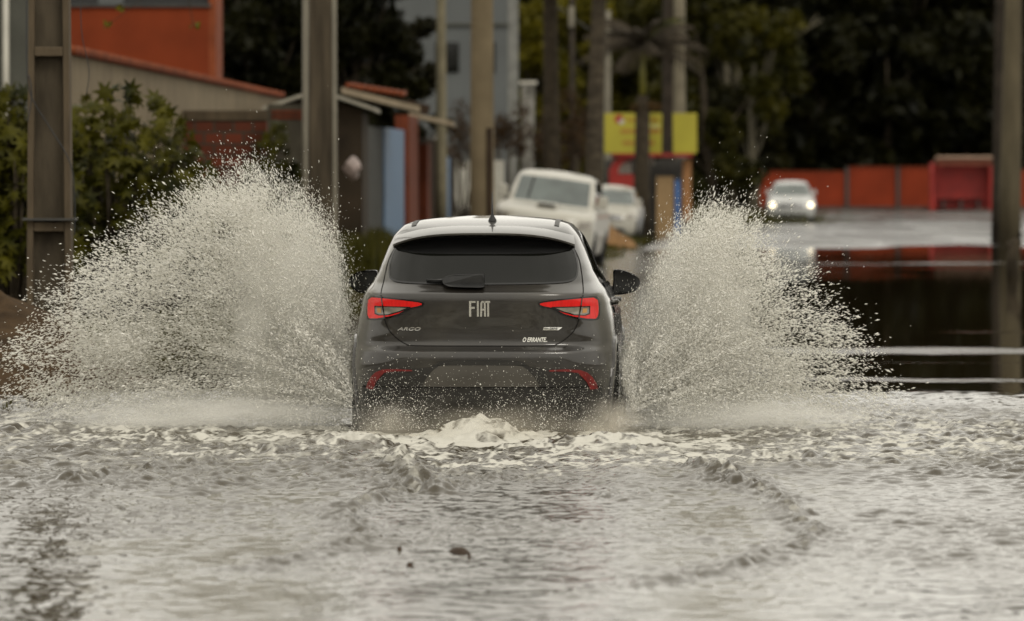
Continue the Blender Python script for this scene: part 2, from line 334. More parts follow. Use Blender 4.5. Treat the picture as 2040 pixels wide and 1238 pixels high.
n.links.new(n1.outputs['Fac'], bu.inputs['Height']); n.links.new(bu.outputs[0], b.inputs['Normal'])
mr = n.nodes.new('ShaderNodeMapRange'); mr.inputs['To Min'].default_value = .012; mr.inputs['To Max'].default_value = .42
n.links.new(ar.outputs['Fac'], mr.inputs['Value']); n.links.new(mr.outputs[0], bu.inputs['Strength'])
mr2 = n.nodes.new('ShaderNodeMapRange'); mr2.inputs['To Min'].default_value = .015; mr2.inputs['To Max'].default_value = .14
n.links.new(ar.outputs['Fac'], mr2.inputs['Value'])
mxr = n.nodes.new('ShaderNodeMath'); mxr.operation = 'MULTIPLY_ADD'; mxr.inputs[1].default_value = .5
n.links.new(af.outputs['Fac'], mxr.inputs[0]); n.links.new(mr2.outputs[0], mxr.inputs[2]); n.links.new(mxr.outputs[0], b.inputs['Roughness'])
tag(link_mesh('water', wm, m, smooth=True), kind='structure')

# ---------------------------------------------------------------- car bodies
def catmull(pts, n=6, closed=True):
    o = []; L = len(pts)
    rng = range(L) if closed else range(L - 1)
    for i in rng:
        p0, p1, p2, p3 = [pts[(i + k) % L] if closed else pts[min(max(i + k, 0), L - 1)] for k in (-1, 0, 1, 2)]
        for q in range(n):
            t = q / n
            o.append(tuple(.5 * ((2 * b) + (c - a) * t + (2 * a - 5 * b + 4 * c - d) * t * t + (-a + 3 * b - 3 * c + d) * t ** 3) for a, b, c, d in zip(p0, p1, p2, p3)))
    if not closed: o.append(tuple(pts[-1]))
    return o
class Shell:
    """car body: a rounded plan outline for every height, with its own half width, rear and front position"""
    def __init__(s, z0, z1, sig=.008, **tabs):
        s.zs = np.linspace(z0, z1, 1200); s.z0, s.z1 = z0, z1; dz = s.zs[1] - s.zs[0]
        k = int(3 * sig / dz) + 1; g = np.exp(-.5 * (np.arange(-k, k + 1) * dz / sig) ** 2); g /= g.sum(); s.t = {}
        for n_, tb in tabs.items():
            a = np.interp(s.zs, [p[0] for p in tb], [p[1] for p in tb])
            s.t[n_] = np.convolve(np.pad(a, k, mode='edge'), g, 'valid')
    def g(s, n_, z): return np.interp(z, s.zs, s.t[n_])
    def rear_y(s, x, z):
        q = np.clip(np.abs(x) / s.g('W', z), 0, .9995); N = s.g('NR', z); return s.g('YR', z) + s.g('BR', z) * (1 - (1 - q ** N) ** (1 / N))
    def front_y(s, x, z):
        q = np.clip(np.abs(x) / s.g('W', z), 0, .9995); N = s.g('NF', z); return s.g('YF', z) - s.g('BF', z) * (1 - (1 - q ** N) ** (1 / N))
    def side_x(s, y, z):
        W = s.g('W', z); B = s.g('BR', z); N = s.g('NR', z); t = np.clip((s.g('YR', z) + B - y) / B, 0, 1); a = (1 - t ** N) ** (1 / N)
        B = s.g('BF', z); N = s.g('NF', z); t = np.clip((y - s.g('YF', z) + B) / B, 0, 1); b_ = (1 - t ** N) ** (1 / N); return W * np.minimum(a, b_)
    def mesh(s, name, rows):
        V = []
        for z in rows:
            W, YR, YF, BR, NR, BF, NF = [float(s.g(k, z)) for k in ('W', 'YR', 'YF', 'BR', 'NR', 'BF', 'NF')]
            ring = []
            qs = [math.sin(a) for a in np.linspace(0, math.pi / 2, 26)]
            qs = [q ** .9 for q in qs]
            rear = [(W * q, YR + BR * (1 - max(0, 1 - q ** NR) ** (1 / NR))) for q in qs]
            front = [(W * q, YF - BF * (1 - max(0, 1 - q ** NF) ** (1 / NF))) for q in qs]
            mid = [(W, YR + BR + (YF - BF - YR - BR) * k / 12) for k in range(1, 12)]
            half = rear + mid + front[::-1]
            ring = half + [(-x, y) for x, y in half[::-1]][1:-1]
            V += [(x, y, z) for x, y in ring]; n_ = len(ring)
        fs = []
        for r_ in range(len(rows) - 1):
            for k in range(n_):
                a = r_ * n_ + k; b_ = r_ * n_ + (k + 1) % n_; fs.append((a, b_, b_ + n_, a + n_))
        m_ = MB(); m_.add(V, fs + [list(range(n_))[::-1], [(len(rows) - 1) * n_ + k for k in range(n_)]]); return m_

def drape(fn, poly, off, name, mt, parent, step=.035, axis='xz', sign=1, skirt=.02, label=None, direction=-1):
    """lay a polygon on a body: axis xz -> y = fn(x,z)+direction*off ; axis yz -> x = sign*(fn(y,z)+off)"""
    bm = bmesh.new(); vs = [bm.verts.new((p[0], 0, p[1])) for p in poly]; bm.faces.new(vs)
    bmesh.ops.triangulate(bm, faces=bm.faces[:], ngon_method='EAR_CLIP')
    a0, a1 = min(p[0] for p in poly), max(p[0] for p in poly); b0, b1 = min(p[1] for p in poly), max(p[1] for p in poly)
    for c in np.arange(a0 + step, a1, step):
        bmesh.ops.bisect_plane(bm, geom=bm.verts[:] + bm.edges[:] + bm.faces[:], plane_co=(c, 0, 0), plane_no=(1, 0, 0))
    for c in np.arange(b0 + step, b1, step):
        bmesh.ops.bisect_plane(bm, geom=bm.verts[:] + bm.edges[:] + bm.faces[:], plane_co=(0, 0, c), plane_no=(0, 0, 1))
    be = [e for e in bm.edges if len(e.link_faces) == 1]
    ex = bmesh.ops.extrude_edge_only(bm, edges=be); inner = set(v for v in ex['geom'] if isinstance(v, bmesh.types.BMVert))
    for v in bm.verts:
        a, b_ = v.co.x, v.co.z; o_ = off - (skirt if v in inner else 0)
        if axis == 'xz': v.co.y = float(fn(a, b_)) + direction * o_
        else: v.co = Vector((sign * (float(fn(a, b_)) + o_), a, b_))
    bmesh.ops.recalc_face_normals(bm, faces=bm.faces)
    me = bpy.data.meshes.new(name); bm.to_mesh(me); bm.free()
    o = link_mesh(name, me, mt, parent, smooth=False)
    for p in me.polygons: p.use_smooth = True
    o.modifiers.new('es', 'EDGE_SPLIT').split_angle = R(35)
    if label: o['label'] = label
    return o
def ribbon(pts, w):
    L, Rr = [], []
    for i, p in enumerate(pts):
        a = pts[max(i - 1, 0)]; b_ = pts[min(i + 1, len(pts) - 1)]; dx, dz = b_[0] - a[0], b_[1] - a[1]; l = math.hypot(dx, dz) or 1
        L.append((p[0] - dz / l * w / 2, p[1] + dx / l * w / 2)); Rr.append((p[0] + dz / l * w / 2, p[1] - dx / l * w / 2))
    return L + Rr[::-1]
def stripe(fn, pts, w, off, name, mt, parent, axis='xz', sign=1, skirt=.006):
    P = []
    for a, b_ in zip(pts[:-1], pts[1:]):
        k = max(1, int(math.dist(a, b_) / .03)); P += [(a[0] + (b_[0] - a[0]) * i / k, a[1] + (b_[1] - a[1]) * i / k) for i in range(k)]
    P.append(pts[-1]); n_ = len(P); rb = ribbon(P, w); Lf, Rt = rb[:n_], rb[n_:][::-1]; V = []
    for l, r_ in zip(Lf, Rt):
        for p, o_ in ((l, off - skirt), (l, off), (r_, off), (r_, off - skirt)):
            q = float(fn(*p)); V.append((p[0], q - o_, p[1]) if axis == 'xz' else (sign * (q + o_), p[0], p[1]))
    return MB().add(V, [(4 * i + j, 4 * i + j + 4, 4 * i + j + 5, 4 * i + j + 1) for i in range(n_ - 1) for j in range(3)]).build(name, mt, parent)
def paint(name, col, rough=.3, metal=.5, coat=1.0, dirt=(.075, .065, .045)):
    m = bpy.data.materials.new(name); m.use_nodes = True; n = m.node_tree; b = n.nodes['Principled BSDF']
    b.inputs['Metallic'].default_value = metal; b.inputs['Roughness'].default_value = rough
    b.inputs['Coat Weight'].default_value = coat; b.inputs['Coat Roughness'].default_value = .07
    t = n.nodes.new('ShaderNodeTexCoord'); no = n.nodes.new('ShaderNodeTexNoise'); no.inputs['Scale'].default_value = 2.5; no.inputs['Detail'].default_value = 8
    n.links.new(t.outputs['Object'], no.inputs['Vector'])
    r = n.nodes.new('ShaderNodeValToRGB'); r.color_ramp.elements[0].position = .45; r.color_ramp.elements[0].color = (0, 0, 0, 1); r.color_ramp.elements[1].position = .9; r.color_ramp.elements[1].color = (.5, .5, .5, 1)
    n.links.new(no.outputs['Fac'], r.inputs[0])
    mc = n.nodes.new('ShaderNodeMixRGB'); mc.inputs[1].default_value = (*col, 1); mc.inputs[2].default_value = (*dirt, 1)
    n.links.new(r.outputs[0], mc.inputs[0]); n.links.new(mc.outputs[0], b.inputs['Base Color'])
    return m
def wheel(parent, x, y, r, w=.2, name='wheel'):
    s = 1 if x > 0 else -1
    m_ = MB(); prof = [(-w / 2, r * .66), (-w / 2, r * .93), (-w / 2 * .75, r), (w / 2 * .75, r), (w / 2, r * .93), (w / 2, r * .66)]
    N = 40; V = [(x + p[0], y + p[1] * math.cos(a), r + p[1] * math.sin(a)) for a in [2 * math.pi * k / N for k in range(N)] for p in prof]; np_ = len(prof)
    fs = [(k * np_ + j, ((k + 1) % N) * np_ + j, ((k + 1) % N) * np_ + (j + 1) % np_, k * np_ + (j + 1) % np_) for k in range(N) for j in range(np_)]
    t = m_.add(V, fs).build('tyre', M_rubber, parent, True)
    q = MB(); q.tube([(x + s * w * .30, y, r), (x + s * w * .36, y, r)], [r * .2, r * .17], 16)
    for k in range(5):
        a = k * 2 * math.pi / 5 + .3; c = Vector((x + s * w * .32, y + math.cos(a) * r * .4, r + math.sin(a) * r * .4))
        mm = Matrix.Rotation(a, 3, 'X'); vs = []
        for dx in (-.015, .015):
            for dy, dz in ((-r * .3, -r * .09), (r * .27, -r * .06), (r * .27, r * .06), (-r * .3, r * .09)): vs.append(c + Vector((dx, 0, 0)) + mm @ Vector((0, dy, dz)))
        q.add(vs, [(3, 2, 1, 0), (4, 5, 6, 7), (0, 1, 5, 4), (1, 2, 6, 5), (2, 3, 7, 6), (3, 0, 4, 7)])
    q.tube([(x - s * w * .3, y, r), (x + s * w * .28, y, r)], [r * .655, r * .655], 32)
    q.build('rim', M_rim, t, False)
    return t
def text_mesh(txt, w, h, depth, shear=0, bold=0):
    cu = bpy.data.curves.new('txt', 'FONT'); cu.body = txt; cu.extrude = .02; cu.shear = shear; cu.offset = bold
    o = bpy.data.objects.new('txt', cu); COL.objects.link(o); dg = bpy.context.evaluated_depsgraph_get(); dg.update()
    me = bpy.data.meshes.new_from_object(o.evaluated_get(dg)); bpy.data.objects.remove(o)
    V = np.array([v.co[:] for v in me.vertices]); mn, mxx = V.min(0), V.max(0)
    V = (V - (mn + mxx) / 2) / np.maximum(mxx - mn, 1e-6) * np.array([w, h, depth]); fs = [list(p.vertices) for p in me.polygons]
    return V, fs

# -- the dark grey hatchback in the middle, seen from behind
def zq(a, b_):   # zoomed photo pixel -> body x, z (above the car's ground)
    return ((660 + a / 2.3813 - 956) / 305.0, H - (380 + b_ / 2.3813 - 348) / 305.0 + .08)
M_argo = paint('grey_metallic_paint', (.021, .018, .0145), .34, .5)
sh = Shell(.0, 1.512, .006,
    W=[(.1, .81), (.2, .848), (.35, .860), (.55, .864), (.70, .862), (.85, .846), (.97, .822), (1.03, .795), (1.08, .755), (1.15, .715), (1.30, .655), (1.38, .618), (1.43, .575), (1.46, .545), (1.485, .46), (1.50, .33), (1.512, .10)],
    YR=[(.1, .14), (.30, .05), (.40, .03), (.48, .012), (.60, .0), (.632, .004), (.645, .03), (.672, .078), (.69, .085), (.78, .082), (.88, .062), (.97, .05), (1.012, .052), (1.02, .075), (1.075, .17), (1.09, .185), (1.37, .42), (1.40, .45), (1.43, .50), (1.46, .62), (1.485, .80), (1.50, 1.05), (1.512, 1.5)],
    YF=[(.1, 3.85), (.3, 3.96), (.6, 3.99), (.7, 3.95), (.80, 3.8), (.88, 3.5), (.96, 3.12), (1.01, 2.95), (1.40, 2.2), (1.46, 2.0), (1.485, 1.9), (1.50, 1.8), (1.512, 1.7)],
    BR=[(.1, .7), (.55, .72), (.70, .95), (.9, 1.25), (1.05, 1.1), (1.2, .75), (1.40, .55), (1.46, .5), (1.512, .2)],
    NR=[(.1, 3.6), (.6, 3.6), (.75, 4.2), (1.0, 4.2), (1.15, 4.2), (1.45, 4.0), (1.512, 2.5)],
    BF=[(.1, .8), (.8, 1.0), (1.0, .9), (1.4, .5), (1.512, .15)],
    NF=[(.1, 2.6), (1.0, 2.4), (1.512, 2.4)])
YAW = math.atan(.041)
car = thing('parked_car', 'dark grey hatchback seen from behind driving through floodwater between two plumes of spray', 'car', (-.205, D0 := 37.05, -.08), -YAW)
car.name = 'hatchback_car'
rows = list(np.linspace(.0, .40, 11)) + list(np.linspace(.42, .62, 9)) + list(np.linspace(.626, .70, 10)) + list(np.linspace(.72, .99, 12)) + list(np.linspace(1.0, 1.09, 14)) + list(np.linspace(1.11, 1.44, 18)) + [1.45, 1.46, 1.47, 1.48, 1.488, 1.495, 1.5, 1.505, 1.509, 1.512]
body = sh.mesh('body', rows).build('body', M_argo, car, True)
DR = lambda poly, off, name, mt, **k: drape(sh.rear_y, poly, off, name, mt, k.pop('parent', car), **k)
mirr = lambda P: [(-x, z_) for x, z_ in P]
# rear window
gl = catmull([zq(300, 262), zq(275, 285), zq(257, 340), zq(256, 400), zq(275, 425), zq(340, 436), zq(500, 441), zq(712, 443)], 5, False)
gt = catmull([zq(300, 262), zq(340, 235), zq(430, 218), zq(560, 211), zq(712, 208)], 5, False)
glass_o = gl + mirr(gl[:-1])[::-1]; full = gl + [(-x, z_) for x, z_ in gl[:-1]][::-1]
topL = gt[1:]; outline = gl + mirr(gl[:-1])[::-1] + [(-x, z_) for x, z_ in topL] + topL[:-1][::-1]
win = DR(outline, .004, 'rear_window', M_glass)
seal_shade = mat('seal_shade_black', (.006, .006, .006), .25, var=.1)
fr_poly = [zq(300, 262)] + topL + [(-x, z_) for x, z_ in topL[:-1]][::-1] + [(-zq(300, 262)[0], zq(300, 262)[1])]
band = catmull([zq(287, 280), zq(330, 292), zq(400, 300), zq(560, 303), zq(712, 303)], 4, False)
bandp = [zq(300, 262)] + topL + [(-x, z_) for x, z_ in topL[:-1]][::-1] + [(-zq(300, 262)[0], zq(300, 262)[1])] + [(-x, z_) for x, z_ in band] + band[:-1][::-1]
DR(bandp, .007, 'spoiler_shade', seal_shade, parent=win)  # shade under the spoiler, painted as a black band on the glass
stripe(sh.rear_y, gl + mirr(gl[:-1])[::-1], .011, .007, 'window_seal', seal_shade, win)
# defroster-free inner frame line
# spoiler
spv = MB(); secs = []
for u in np.linspace(-1, 1, 41):
    x = u * .60; drop = .075 * abs(u) ** 3.2; zc = 1.405 - drop; yy0 = float(sh.rear_y(abs(x) * .97, 1.375 - drop * .6))
    tip = yy0 - .13 * (1 - .55 * abs(u) ** 4)
    top_y = float(sh.rear_y(x * .9, 1.45 - drop * .5)) + .1
    secs.append([(x, tip, zc - .012), (x, tip - .004, zc), (x, tip + .03, zc + .012), (x * .985, (tip + top_y) / 2, 1.442 - drop * .9 + .004), (x * .97, top_y, 1.462 - drop * .85), (x * .97, top_y + .05, 1.43 - drop), (x, yy0 + .06, 1.35 - drop), (x, yy0 + .0, zc - .032), (x, tip + .05, zc - .02)])
ns = len(secs[0]); V = [p for s_ in secs for p in s_]
fs = [(i * ns + j, (i + 1) * ns + j, (i + 1) * ns + (j + 1) % ns, i * ns + (j + 1) % ns) for i in range(40) for j in range(ns)]
spo = spv.add(V, fs + [list(range(ns)), [40 * ns + k for k in range(ns)][::-1]]).build('spoiler', M_argo, car, True)
spo.modifiers.new('es', 'EDGE_SPLIT').split_angle = R(40)
# tail lamps
def lens_mat(name, c, e):
    m = mat(name, c, .25, var=.22, scale=60, coat=.25, spec=.3, stretch=(1, 1, .15)); b_ = m.node_tree.nodes['Principled BSDF']
    b_.inputs['Emission Color'].default_value = (1, .012, .008, 1); b_.inputs['Emission Strength'].default_value = e; return m
M_lens = lens_mat('red_lens', (.33, .004, .003), .22); M_lens_d = lens_mat('red_lens_dim', (.22, .008, .006), .04)
M_refl = mat('red_reflector', (.13, .006, .005), .35, var=.35, scale=30)
M_clear = mat('clear_lens', (.16, .14, .11), .15, var=.35, scale=14, coat=1); M_amber = mat('amber_bulb', (.42, .20, .05), .25, var=.2)
lamp = [(150, 517), (172, 504), (230, 505), (330, 514), (410, 524), (431, 531), (432, 543), (418, 553), (378, 560), (350, 572), (318, 590), (270, 604), (205, 615), (158, 617), (147, 600), (145, 560)]
lamp = [zq(*p) for p in lamp]
redL2 = [zq(*p) for p in [(155, 523), (175, 510), (226, 512), (330, 521), (405, 530), (424, 535), (424, 541), (405, 548), (372, 554), (340, 568), (312, 584), (268, 597), (205, 608), (164, 610), (154, 595), (152, 560)]]
clear_b = [zq(*p) for p in [(190, 549), (372, 551), (366, 558), (318, 577), (264, 592), (212, 595), (191, 588)]]
clear = [zq(*p) for p in [(196, 553), (352, 556), (312, 573), (262, 587), (216, 590), (197, 583)]]
amber = [zq(*p) for p in [(204, 560), (224, 560), (226, 582), (206, 580)]]
split = [zq(226, 503), zq(232, 545), zq(243, 608)]
for mf, nm in ((lambda p: p, 'l'), (mirr, 'r')):
    hl = DR(mf(catmull(lamp, 3)), .012, 'tail_lamp', M_blackg, skirt=.04)
    DR(mf(redL2), .0145, 'lens', M_lens, parent=hl, step=.03); DR(mf(clear_b), .0165, 'bezel', M_blackg, parent=hl); DR(mf(clear), .018, 'clear_lens', M_clear, parent=hl)
    DR(mf(amber), .0195, 'bulb', M_amber, parent=hl); stripe(sh.rear_y, mf(split), .008, .021, 'seam', M_blackg, hl)
# hatch gap, panel lines
gap = [zq(286, 262), zq(262, 300), zq(243, 350), zq(228, 440), zq(224, 500), zq(240, 600), zq(262, 660), zq(300, 700), zq(345, 728), zq(400, 736), zq(712, 737)]
gap = catmull(gap, 6, False); M_gap = mat('gap_black', (.008, .007, .006), .9)
gf = gap + [(-x, z_) for x, z_ in gap[:-1]][::-1]
stripe(sh.rear_y, gf, .0065, .0015, 'hatch_gap', M_gap, car)
# lower bumper insert, plate recess, lower black valance
def shape(pts): return [zq(*p) for p in pts]
M_dk = mat('bumper_plastic', (.013, .0115, .009), .5, var=.3, scale=12)
M_plate = mat('plate_recess_plastic', (.062, .056, .046), .45, var=.15, scale=3)
ins = shape([(160, 942), (175, 905), (205, 868), (260, 850), (380, 846), (470, 838), (500, 815), (560, 803), (712, 800)])
ins_f = ins + mirr(ins[:-1])[::-1] + shape([(1262, 942)])[:0]
low = [(-.80, .405), (.80, .405)]
insp = catmull(ins, 3, False); insf = insp + mirr(insp[:-1])[::-1]
DR([(-.79, .02), (-.79, .405)] + insf + [(.79, .405), (.79, .02)], .006, 'lower_bumper', M_dk, skirt=.02)
pl = [(425, 931), (440, 900), (470, 862), (498, 838), (530, 828), (712, 826)]
pl = catmull(shape(pl), 3, False); plf = pl + mirr(pl[:-1])[::-1]
DR(plf, .010, 'plate_recess', M_plate, skirt=.015)
stripe(sh.rear_y, [(-.79, .402), (0, .402), (.79, .402)], .006, .012, 'bumper_seam', M_gap, car)
DR(shape([(500, 826), (530, 812), (620, 806), (800, 806), (890, 812), (925, 826)]), .0125, 'plate_light_hood', M_dk, skirt=.02)
for mf in (lambda p: p, mirr):
    rf = shape([(152, 942), (160, 915), (178, 885), (203, 862), (235, 850), (300, 846), (380, 850), (380, 856), (300, 857), (245, 864), (220, 880), (203, 910), (188, 945)])
    DR(mf(rf), .013, 'reflector', M_refl, step=.03)
# badges
def badge(parts, name, mt, label=None, off=.012):
    V, Fs = [], []
    for poly in parts:
        n0 = len(V); k = len(poly)
        for dy in (-off, .001):
            for x, z_ in poly: V.append((x, float(sh.rear_y(x, z_)) + dy, z_))
        Fs += [[n0 + i for i in range(k)], [n0 + k + i for i in range(k)][::-1]] + [[n0 + i, n0 + k + i, n0 + k + (i + 1) % k, n0 + (i + 1) % k] for i in range(k)]
    o = MB().add(V, Fs).build(name, mt, car); 
    if label: o['label'] = label
    return o
def zr(x0, y0, x1, y1, lean=0): return [zq(x0, y1), zq(x1, y1), zq(x1 + lean, y0), zq(x0 + lean, y0)]
badge([zr(649, 523, 659, 597), zr(659, 523, 680, 532), zr(659, 551, 676, 560),            # F
       zr(686, 523, 695, 597),                                                              # I
       [zq(701, 597), zq(710, 597), zq(712, 532), zq(703, 532)], [zq(703, 532), zq(708, 523), zq(727, 523), zq(726, 532)], [zq(720, 597), zq(729, 597), zq(727, 523), zq(719, 532)], zr(710, 560, 721, 569),
       zr(717, 523, 749, 532), zr(735, 532, 744, 597)], 'badge', M_chrome, 'tall silver letters on the tailgate')
def text_badge(txt, x0, y0, x1, y1, name, mt, shear, bold, off=.008, label=None):
    a, b_ = zq(x0, y1), zq(x1, y0); V, fs = text_mesh(txt, b_[0] - a[0], b_[1] - a[1], .005, shear, bold)
    cx, cz = (a[0] + b_[0]) / 2, (a[1] + b_[1]) / 2
    V2 = [(cx + v[0], float(sh.rear_y(cx + v[0], cz + v[1])) - off + .004 - v[2], cz + v[1]) for v in V]
    o = MB().add(V2, fs).build(name, mt, car); 
    if label: o['label'] = label
M_stick = mat('white_sticker', (.75, .74, .68), .6, var=.08)
text_badge('ARGO', 306, 649, 418, 664, 'badge', M_chrome, .3, .012, label='small slanted silver letters on the left of the tailgate')
badge([[zq(998, 662), zq(1072, 662), zq(1080, 657), zq(1090, 648), zq(1002, 648)]], 'trim_plate', M_chrome, 'slim silver trim plate on the right of the tailgate', .009)
text_badge('DRIVE', 1030, 650, 1070, 660, 'trim_lettering', M_black, .3, .02, .0125)
badge([zr(1004, 654, 1026, 657)], 'trim_dash', M_black, None, .0115)
text_badge('O ERRANTE..', 902, 696, 1018, 718, 'sticker', M_stick, .35, .03, .004, 'white slanted sticker lettering')
# wiper with pivot cover
def zyq(a, b_, off): x, z_ = zq(a, b_); return (x, float(sh.rear_y(x, z_)) - off, z_)
wp = MB(); 
prof = catmull([zq(*p) for p in [(520, 425), (540, 405), (600, 398), (700, 396), (716, 400), (717, 440), (714, 458), (640, 460), (560, 456), (525, 444)]], 3)
n_ = len(prof); V = [(x, float(sh.rear_y(x, 1.08)) - .055 if z_ > 1.08 else float(sh.rear_y(x, z_)) - .05, z_) for x, z_ in prof] + [(x, float(sh.rear_y(x, z_)) + .01, z_) for x, z_ in prof]
wp.add(V, [list(range(n_)), list(range(n_, 2 * n_))[::-1]] + [(i, i + n_, (i + 1) % n_ + n_, (i + 1) % n_) for i in range(n_)])
wo = wp.build('wiper', M_black, car, False, .004)
MB().tube([zyq(440, 424, .02), zyq(480, 426, .024), zyq(530, 424, .03)], [.006, .008, .012], 8).build('wiper_arm', M_black, wo, True)
badge([zr(645, 416, 684, 419)], 'wiper_mark', M_rim, None, .062)
# roof ditch strips, antenna
M_strip = mat('roof_strip', (.02, .018, .015), .5)
def roof_z(x, y):
    lo, hi = 1.2, 1.511
    for _ in range(26):
        mid = (lo + hi) / 2; inside = (abs(x) < float(sh.side_x(y, mid))) and (float(sh.rear_y(0, mid)) < y < float(sh.front_y(0, mid))); lo, hi = (mid, hi) if inside else (lo, mid)
    return lo
for s_ in (-1, 1):
    q = MB(); pts = [(s_ * (.475 - .012 * k / 12), .66 + 1.3 * k / 12) for k in range(13)]
    V = []; 
    for x, y in pts:
        for dx in (-.016, .016): V.append((x + dx, y, roof_z(x + dx, y) + .004))
    q.add(V, [(2 * k, 2 * k + 1, 2 * k + 3, 2 * k + 2) for k in range(12)]).build('roof_strip', M_strip, car, True)
ax, ay = (963 - 956) / 303 + .02, .78; az = roof_z(ax, ay)
an = MB().tube([(ax, ay, az - .01), (ax, ay - .005, az + .01), (ax, ay - .012, az + .035), (ax, ay - .015, az + .05), (ax, ay - .05, az + .19)], [.031, .026, .012, .0065, .0028], 12).build('antenna', M_black, car, True)
# side windows, pillars, door gaps, handles
for s_ in (-1, 1):
    DS = lambda poly, off, name, mt, **k: drape(sh.side_x, poly, off, name, mt, k.pop('parent', car), axis='yz', sign=s_, **k)
    ST = lambda P, w, off, nm, mt, sk=.01: stripe(sh.side_x, P, w, off, nm, mt, car, 'yz', s_, sk)
    w1 = DS(catmull([(1.06, 1.12), (1.0, 1.22), (1.12, 1.34), (1.45, 1.385), (1.80, 1.39), (1.80, 1.07), (1.35, 1.08)], 4), .004, 'side_window', M_glass, skirt=.008)
    DS([(1.86, 1.07), (1.86, 1.39), (2.1, 1.375), (2.45, 1.22), (2.72, 1.07)], .004, 'side_window', M_glass, skirt=.008)
    DS([(.90, 1.10), (.82, 1.16), (.93, 1.26), (.99, 1.30), (.95, 1.2), (.99, 1.11)], .004, 'quarter_window', M_glass, skirt=.008)
    DS([(1.795, 1.06), (1.865, 1.06), (1.865, 1.395), (1.795, 1.395)], .006, 'door_pillar', M_blackg, skirt=.01)
    ST([(.92, 1.055), (1.4, 1.052), (2.0, 1.05), (2.75, 1.04)], .025, .010, 'window_trim', M_blackg)
    for P in ([(1.83, 1.05), (1.84, .7), (1.85, .32)], [(.95, 1.06), (1.05, .98), (1.08, .80), (1.02, .62), (.98, .5)], [(2.72, 1.05), (2.8, .7), (2.78, .3)]):
        ST(catmull(P, 5, False), .007, .0015, 'door_gap', M_gap)
    ST([(1.15, .885), (1.6, .87), (2.2, .855), (3.0, .85)], .045, .010, 'crease_trim', M_argo)
    for hy in (1.2, 2.02):
        x0 = s_ * (float(sh.side_x(hy, .93)) + .028)
        MB().tube([(x0 - s_ * .05, hy - .02, .93), (x0, hy, .935), (x0 + s_ * .004, hy + .08, .937), (x0, hy + .16, .935), (x0 - s_ * .05, hy + .18, .93)], [.02, .019, .015, .016, .016], 8).build('door_handle', M_argo, car, True)
    # arches and wheels
    for wy_ in (.78, 3.30):
        arc = [(wy_ + .375 * math.cos(a), .31 + .375 * math.sin(a)) for a in np.linspace(0, math.pi, 22)] + [(wy_ - .36, .15), (wy_ + .36, .15)]
        DS(arc, .003, 'wheel_arch', M_gap, skirt=.01)
        lip = [(wy_ + .395 * math.cos(a), .31 + .395 * math.sin(a)) for a in np.linspace(-.2, math.pi + .2, 26)]
        ST(lip, .05, .014, 'fender_lip', M_argo, .03)
        wheel(car, s_ * .775, wy_, .31, .2)
    # mirrors
    mx0 = float(sh.side_x(2.55, 1.05)); 
    def mpt(a, b_):   # measured at the mirror's own distance
        D = D0 + 2.45; X = (660 + a / 2.3813 - 1020) / F * D; Z = H - (380 + b_ / 2.3813 - 348) / F * D
        lx = (X + .205) * math.cos(YAW) - 2.42 * math.sin(YAW); return (lx, Z + .08)
    ML = [(79, 436), (92, 408), (120, 388), (160, 379), (205, 378), (217, 384), (214, 408), (196, 440), (172, 468), (158, 486), (125, 482), (96, 462)]
    MR = [(1334, 488), (1338, 430), (1338, 382), (1350, 374), (1385, 378), (1425, 392), (1455, 412), (1465, 432), (1458, 455), (1440, 476), (1410, 486), (1375, 493)]
    P = catmull([mpt(*p) for p in (MR if s_ > 0 else ML)], 4); cx_ = sum(p[0] for p in P) / len(P); cz_ = sum(p[1] for p in P) / len(P)
    rings = []
    for yy_, sc in ((2.42, .97), (2.40, 1.0), (2.45, 1.02), (2.52, .92), (2.58, .7), (2.62, .35)):
        rings.append([(cx_ + (x - cx_) * sc, yy_, cz_ + (z_ - cz_) * sc) for x, z_ in P])
    rings.insert(0, [(cx_ + (x - cx_) * .93, 2.41, cz_ + (z_ - cz_) * .91) for x, z_ in P]); rings.insert(0, [(cx_ + (x - cx_) * .90, 2.43, cz_ + (z_ - cz_) * .88) for x, z_ in P])
    n_ = len(P); V = [p for r_ in rings for p in r_]; nr = len(rings)
    hs_ = MB().add(V, [(i * n_ + k, i * n_ + (k + 1) % n_, (i + 1) * n_ + (k + 1) % n_, (i + 1) * n_ + k) for i in range(nr - 1) for k in range(n_)] + [list(range(n_)), [(nr - 1) * n_ + k for k in range(n_)][::-1]])
    hs_.tube([(s_ * (mx0 - .03), 2.52, 1.02), (s_ * (mx0 + .05), 2.50, 1.04), (s_ * (abs(cx_) - .09), 2.49, cz_ - .07)], [.04, .025, .03], 8)
    mo = hs_.build('wing_mirror', M_blackg if s_ > 0 else M_blackg, car, True); mo.modifiers.new('es', 'EDGE_SPLIT').split_angle = R(40)
    n_ = len(P); MB().add([(cx_ + (x - cx_) * .89, 2.426, cz_ + (z_ - cz_) * .86) for x, z_ in P], [list(range(n_))]).build('mirror_glass', M_glass, mo)
# cabin silhouettes seen through nothing: windscreen and head lamps at the front
DF = lambda poly, off, name, mt, **k: drape(sh.front_y, poly, off, name, mt, k.pop('parent', car), direction=1, **k)
DF([(-.66, 1.05), (.66, 1.05), (.62, 1.25), (.52, 1.42), (0, 1.44), (-.52, 1.42), (-.62, 1.25)], .004, 'windscreen', M_glass)
for s_ in (-1, 1):
    DF([(s_ * .45, .70), (s_ * .74, .72), (s_ * .72, .80), (s_ * .5, .76)], .01, 'headlight', M_clear)
